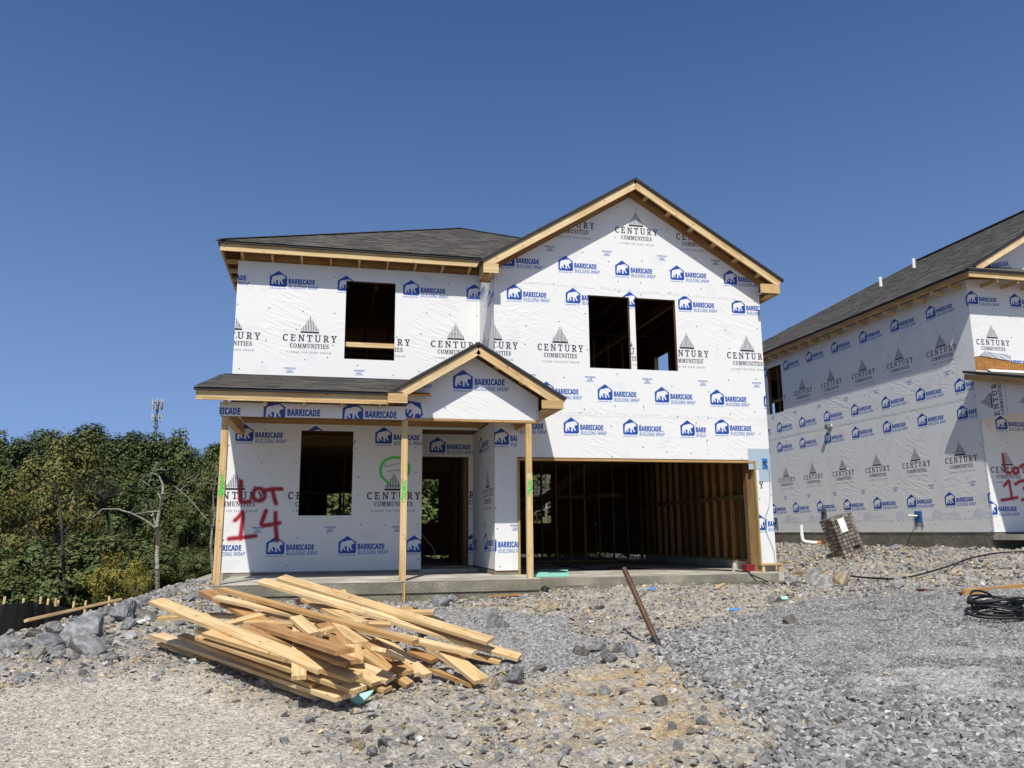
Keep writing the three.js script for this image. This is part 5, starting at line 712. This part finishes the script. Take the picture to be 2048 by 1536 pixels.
// ------------------------------------------------------------------ trees
const barkTex = dtex(256, 256, (u, v) => 0.6 + 0.7 * (tfbm(u * 0.5, v * 0.25, 32, 3) - 0.5), 0.6, 1.2, true);
const bark = ['#6b6258', '#e0dacd', '#a89f92', '#4d463f'].map((c) => mat({ color: c, map: barkTex, roughness: 0.95 }));
const leafMat = mat({ vertexColors: true, roughness: 0.7 });
function crownGeo(R, H, n, ls, tone, clumps = 46) {                  // leaves gathered in clumps through an uneven egg
  const P = [], N = [], C = [], U = [], c = new THREE.Color(), cl = [];
  for (let i = 0; i < clumps; i++) { const a = rr(0, 6.283), y = rr(-0.95, 1), q = Math.sqrt(1 - y * y) * Math.pow(rnd(), 0.35), k = rr(0.75, 1.12); cl.push([V(q * Math.cos(a) * R * k, y * H * 0.5 * (y > 0 ? k : 1), q * Math.sin(a) * R * k), rr(0.16, 0.32) * R, rr(0.9, 1.1), rnd()]); }
  for (let i = 0; i < n; i++) {
    const [o, r, b, h] = cl[Math.floor(rnd() * clumps)], d = V(rr(-1, 1), rr(-1, 1), rr(-1, 1)).normalize(), p = o.clone().addScaledVector(d, r * Math.pow(rnd(), 0.45)); p.y -= 0.15 * r * rnd();
    const nn = d.clone().multiplyScalar(0.9).add(o.clone().normalize().multiplyScalar(0.5)).add(V(rr(-0.55, 0.55), rr(-0.1, 0.8), rr(-0.55, 0.55))).normalize(), t = V(rr(-1, 1), rr(-1, 1), rr(-1, 1)).cross(nn).normalize(), s = nn.clone().cross(t), L = ls * rr(0.6, 1.3), W = L * rr(0.4, 0.65);
    const v = [p.clone().addScaledVector(t, -L), p.clone().addScaledVector(s, W).addScaledVector(nn, L * 0.2), p.clone().addScaledVector(t, L), p.clone().addScaledVector(s, -W).addScaledVector(nn, L * 0.2)];
    tone(c, b, h); for (const k of [0, 2, 1, 0, 3, 2]) { P.push(v[k].x, v[k].y, v[k].z); N.push(nn.x, nn.y, nn.z); C.push(c.r, c.g, c.b); U.push(0, 0); }
  }
  const g = new THREE.BufferGeometry(); g.setAttribute('position', new THREE.Float32BufferAttribute(P, 3)); g.setAttribute('normal', new THREE.Float32BufferAttribute(N, 3)); g.setAttribute('color', new THREE.Float32BufferAttribute(C, 3)); g.setAttribute('uv', new THREE.Float32BufferAttribute(U, 2)); return g;
}
const limb = (a, b, r0, r1, bend = 0.12) => { const d = b.clone().sub(a), L = d.length(), m = a.clone().add(b).multiplyScalar(0.5).add(V(rr(-1, 1), rr(-0.4, 0.4), rr(-1, 1)).multiplyScalar(L * bend)), cv = new THREE.CatmullRomCurve3([a, m, b]), g = new THREE.TubeGeometry(cv, 8, 1, 6), p = g.attributes.position, q = V(0, 0, 0); for (let i = 0; i < p.count; i++) { const s = Math.floor(i / 7) / 8, c = cv.getPoint(s), r = lerp(r0, r1, s); q.set(p.getX(i), p.getY(i), p.getZ(i)).sub(c).multiplyScalar(r).add(c); p.setXYZ(i, q.x, q.y, q.z); } return g; };
const tones = {
  dark: (c, b, h) => c.setRGB(0.05 * b * rr(0.75, 1.25) + 0.006 * h, 0.08 * b * rr(0.85, 1.15), 0.018 * b),
  mid: (c, b, h) => c.setRGB(0.074 * b * rr(0.75, 1.25) + 0.012 * h, 0.1 * b * rr(0.85, 1.15), 0.021 * b),
  olive: (c, b, h) => c.setRGB(0.125 * b * rr(0.75, 1.2) + 0.014 * h, 0.122 * b * rr(0.85, 1.15), 0.023 * b),
  yellow: (c, b, h) => c.setRGB(0.19 * b * rr(0.75, 1.2), 0.165 * b * rr(0.85, 1.15), 0.022 * b),
};
function makeTree(kind, label, tone, R, H, trunkH, n, ls, b) {       // unit built at real size; crown centre at trunkH + H / 2
  const t = thing(kind === 'bush' ? 'bush' : 'tree', label, kind, [0, 0, 0]), tr = [limb(V(0, -0.5, 0), V(rr(-0.3, 0.3), trunkH + H * 0.35, rr(-0.3, 0.3)), kind === 'bush' ? 0.05 : 0.17, 0.06, 0.03)];
  for (let i = 0; i < 7; i++) { const a = rr(0, 6.283), y = trunkH * rr(0.6, 1) + H * 0.1 * i * 0.5; tr.push(limb(V(0, y, 0), V(R * 0.75 * Math.cos(a), y + H * rr(0.12, 0.35), R * 0.75 * Math.sin(a)), 0.07, 0.02)); }
  part('trunk', tr, bark[b], t); const cg = crownGeo(R, H, n, ls, tone).translate(0, trunkH + H * 0.45, 0); part('crown', cg, leafMat, t); cg.computeBoundingBox(); t.userData.H = cg.boundingBox.max.y - 0.2; return t;
}
{
  const protos = {};
  const grab = (k, make) => { if (!protos[k]) { protos[k] = make(); protos[k].userData.fresh = 1; } const o = protos[k]; if (o.userData.fresh) { delete o.userData.fresh; return o; } const c = o.clone(); c.name = numbered(o.name.replace(/_\d+$/, '')); scene.add(c); return c; };
  const kinds = {
    d0: () => makeTree('tree', '', tones.dark, 3.1, 8.5, 2.2, 11000, 0.145, 3), d1: () => makeTree('tree', '', tones.dark, 2.7, 9.5, 1.8, 11000, 0.14, 3), m0: () => makeTree('tree', '', tones.mid, 3.3, 8, 2, 11500, 0.13, 0), m1: () => makeTree('tree', '', tones.mid, 2.6, 8.8, 2.4, 11000, 0.125, 0),
    o0: () => makeTree('tree', '', tones.olive, 3.4, 8.2, 2.2, 12000, 0.105, 2), b0: () => makeTree('bush', '', tones.mid, 1.7, 2.8, 0.2, 6000, 0.085, 3), b1: () => makeTree('bush', '', tones.mid, 1.6, 2.6, 0.2, 6000, 0.08, 3), y0: () => makeTree('bush', '', tones.yellow, 1.5, 2.6, 0.2, 6000, 0.075, 2),
  };
  const plant = (k, px, d, topY, wide, label, group) => {
    const p = atDepth(px, 1100, d), y = h0(p.x, p.z), top = 0.78 + (1072 - topY) / F * d, o = grab(k, kinds[k]), s = (top - y) / o.userData.H;
    o.position.set(p.x, y, p.z); o.scale.set(s * wide, s, s * wide); o.rotation.y = rr(0, 6.28); delete o.userData.group; o.userData.label = label; o.userData.category = k[0] === 'b' || k[0] === 'y' ? 'bush' : 'tree'; if (group) o.userData.group = group; return o;
  };
  const far = 'far dark green tree on the wooded ridge at left', FG = 'trees along the far ridge', midl = 'green tree in the thick of the wood behind the bank', MG = 'trees in the middle of the wood', und = 'dark green bush in the undergrowth at the foot of the wood', UG = 'undergrowth bushes', beh = 'green tree behind the house, glimpsed through its openings', BG = 'trees behind the house';
  [[-90, 868], [-55, 874], [-25, 862], [5, 872], [30, 884], [52, 864], [72, 858], [92, 860], [112, 866], [135, 853], [160, 846], [182, 850], [205, 862], [228, 872], [250, 884], [270, 866], [288, 872], [306, 866], [324, 862], [342, 874], [362, 890], [384, 900], [410, 896], [440, 893], [470, 898]].forEach(([x, y], i) => { const left = x < 290, o = plant(['d0', 'd1', 'm0', 'd1'][i % 4], x, rr(78, 96), y, rr(0.8, 1.05), left ? far : 'far dark green tree on the ridge between the cell tower and the porch', left ? FG : 'ridge trees right of the tower'); if (x === 306) { o.userData.label = 'far dark green tree on the ridge directly below the cell tower'; delete o.userData.group; } });
  [[-640, 880], [-560, 862], [-480, 875], [-410, 858], [-350, 870], [-290, 862], [-230, 876], [-170, 864], [-130, 872]].forEach(([x, y], i) => plant(['d0', 'm0', 'd1'][i % 3], x, rr(55, 80), y, 1.05, far, FG));
  [[-60, 930], [-10, 915], [40, 935], [90, 912], [140, 905], [185, 920], [230, 932], [275, 925], [318, 930], [360, 945], [400, 930], [440, 925], [475, 930]].forEach(([x, y], i) => plant(['m0', 'd1', 'm1', 'd0', 'm1'][i % 5], x, rr(48, 62), y, rr(0.85, 1.1), ['lighter green', 'dark green', 'lighter green', 'dark green', 'lighter green'][i % 5] + midl.slice(5), ['lighter ', 'dark ', 'lighter ', 'dark ', 'lighter '][i % 5] + MG));
  [[-30, 960, 'o0'], [180, 980, 'm1'], [235, 965, 'm0'], [275, 1000, 'd1'], [335, 975, 'm0'], [372, 990, 'm1'], [405, 955, 'm0'], [350, 1020, 'd1']].forEach(([x, y, k]) => plant(k, x, rr(34, 42), y, rr(0.8, 1), k === 'o0' ? 'olive tree low at the very left edge of the wood' : (k[0] === 'm' ? 'lighter green' : 'dark green') + midl.slice(5), k === 'o0' ? null : (k[0] === 'm' ? 'lighter ' : 'dark ') + MG));
  plant('o0', 108, 32, 862, 0.85, 'tall olive and yellowing tree left in the wood, in front of the darker ones'); plant('o0', 28, 33, 935, 0.85, 'olive tree with thinning leaves at the left edge of the wood'); plant('m1', 436, 30, 890, 0.7, 'slim green tree just left of the porch'); 
  plant('y0', 238, 24, 1112, 0.95, 'yellow-green bush at the top of the bank'); plant('y0', 285, 23, 1140, 0.8, 'smaller yellow-tinged bush right of the yellow-green one');
  [[-20, 1090], [25, 1110], [70, 1085], [105, 1120], [150, 1090], [185, 1120], [215, 1070], [270, 1080], [300, 1100], [340, 1095], [365, 1130], [395, 1100], [420, 1120], [445, 1080], [60, 1150], [130, 1150], [10, 1150]].forEach(([x, y], i) => plant(['b0', 'b1'][i % 2], x, rr(25, 30), y, rr(1, 1.3), und, UG));
  plant('b1', 385, 19, 1150, 1, 'small green bush just behind the bank, left of the first porch post');
  for (const [x, z, k] of [[-4.5, -22, 'b1'], [-3, -21, 'b0'], [-1.2, -22, 'b1'], [0.4, -23, 'b0'], [1.6, -22, 'b1'], [-1.5, -27, 'd0'], [1, -23, 'm1'], [4, -26, 'm0'], [7, -24, 'm1'], [10, -28, 'd0'], [14, -30, 'm0'], [18, -28, 'm1']]) { const o = grab(k, kinds[k]); o.position.set(x, h0(x, z) - 0.5, z); o.scale.setScalar(k[0] === 'b' ? 2 : 1.2); o.rotation.y = rr(0, 6); o.userData.label = beh; o.userData.category = 'tree'; o.userData.group = BG; }
  // bare and pale trees
  const bare = (label, m, d, paths, r0, twigs) => {
    const t = thing('bare_tree', label, 'tree'), P = (l) => l.map(([x, y], i) => atDepth(x, y, d + (i ? rr(-0.25, 0.25) : 0)));
    paths.forEach((l, j) => { const p = P(l), g = []; for (let i = 1; i < p.length; i++) { const ra = 0.68 * r0[j] * (1 - 0.8 * (i - 1) / p.length), rb = 0.68 * r0[j] * (1 - 0.8 * i / p.length); g.push(limb(p[i - 1], p[i], ra, rb, 0.03)); if (i > 1 || j) for (let k = 0; k < twigs - 0.5 + (rnd() < 0.4 ? 0.5 : -0.4); k++) { const s = p[i - 1].clone().lerp(p[i], rnd()), e = s.clone().add(V(rr(-0.9, 0.9), rr(-0.2, 0.8), rr(-0.5, 0.5)).multiplyScalar(0.9)); g.push(limb(s, e, rb * 0.45 + 0.006, 0.005, 0.2)); for (let q = 0; q < 3; q++) { const a = s.clone().lerp(e, rr(0.3, 1)); g.push(limb(a, a.clone().add(V(rr(-0.5, 0.5), rr(-0.25, 0.4), rr(-0.3, 0.3))), 0.008, 0.004, 0.2)); } } } part(j ? 'branch' : 'trunk', g, m, t); });
  };
  bare('dead pale tree with bare bent branches standing at the top of the bank', bark[1], 23, [[[316, 1195], [315, 1140], [315, 1090], [314, 1055], [319, 1020], [325, 990], [325, 968], [318, 952], [300, 945]], [[314, 1057], [290, 1040], [262, 1026], [235, 1018], [205, 1018], [185, 1035]], [[312, 1052], [305, 1025], [298, 1000]], [[322, 1000], [316, 985], [300, 972], [285, 962]]], [0.095, 0.05, 0.045, 0.035], 0.9);
  bare('grey forked tree with bare lower limbs among the olive leaves at left', bark[0], 25, [[[135, 1210], [130, 1160], [126, 1110], [124, 1060], [120, 1010], [112, 975], [85, 955]], [[132, 1190], [112, 1150], [92, 1110], [80, 1080], [62, 1055], [42, 1030]], [[124, 1065], [150, 1040], [170, 1020]], [[88, 1100], [75, 1095], [58, 1085]]], [0.1, 0.085, 0.035, 0.025], 0.9);
  bare('thin crooked pale trunk close to the left porch post', bark[1], 17, [[[427, 1165], [424, 1130], [421, 1090], [424, 1060], [430, 1030], [426, 990], [432, 960]], [[424, 1060], [410, 1035], [398, 1020]]], [0.045, 0.02], 0.9);
  bare('reddish brown withered tree in the wood left of the dead pale one', bark[3], 30, [[[220, 1150], [219, 1090], [216, 1040], [212, 1000], [195, 985], [178, 965]], [[214, 1000], [235, 985], [262, 975]]], [0.09, 0.06], 3);
  bare('bare pale tree behind the house seen through the garage', bark[1], 34, [[[1090, 1060], [1092, 1020], [1096, 985], [1094, 950], [1100, 925]], [[1093, 1010], [1080, 985], [1076, 960]], [[1095, 990], [1108, 970], [1112, 945]]], [0.09, 0.05, 0.04], 3);
}
shade(scene);
renderer.render(scene, camera);
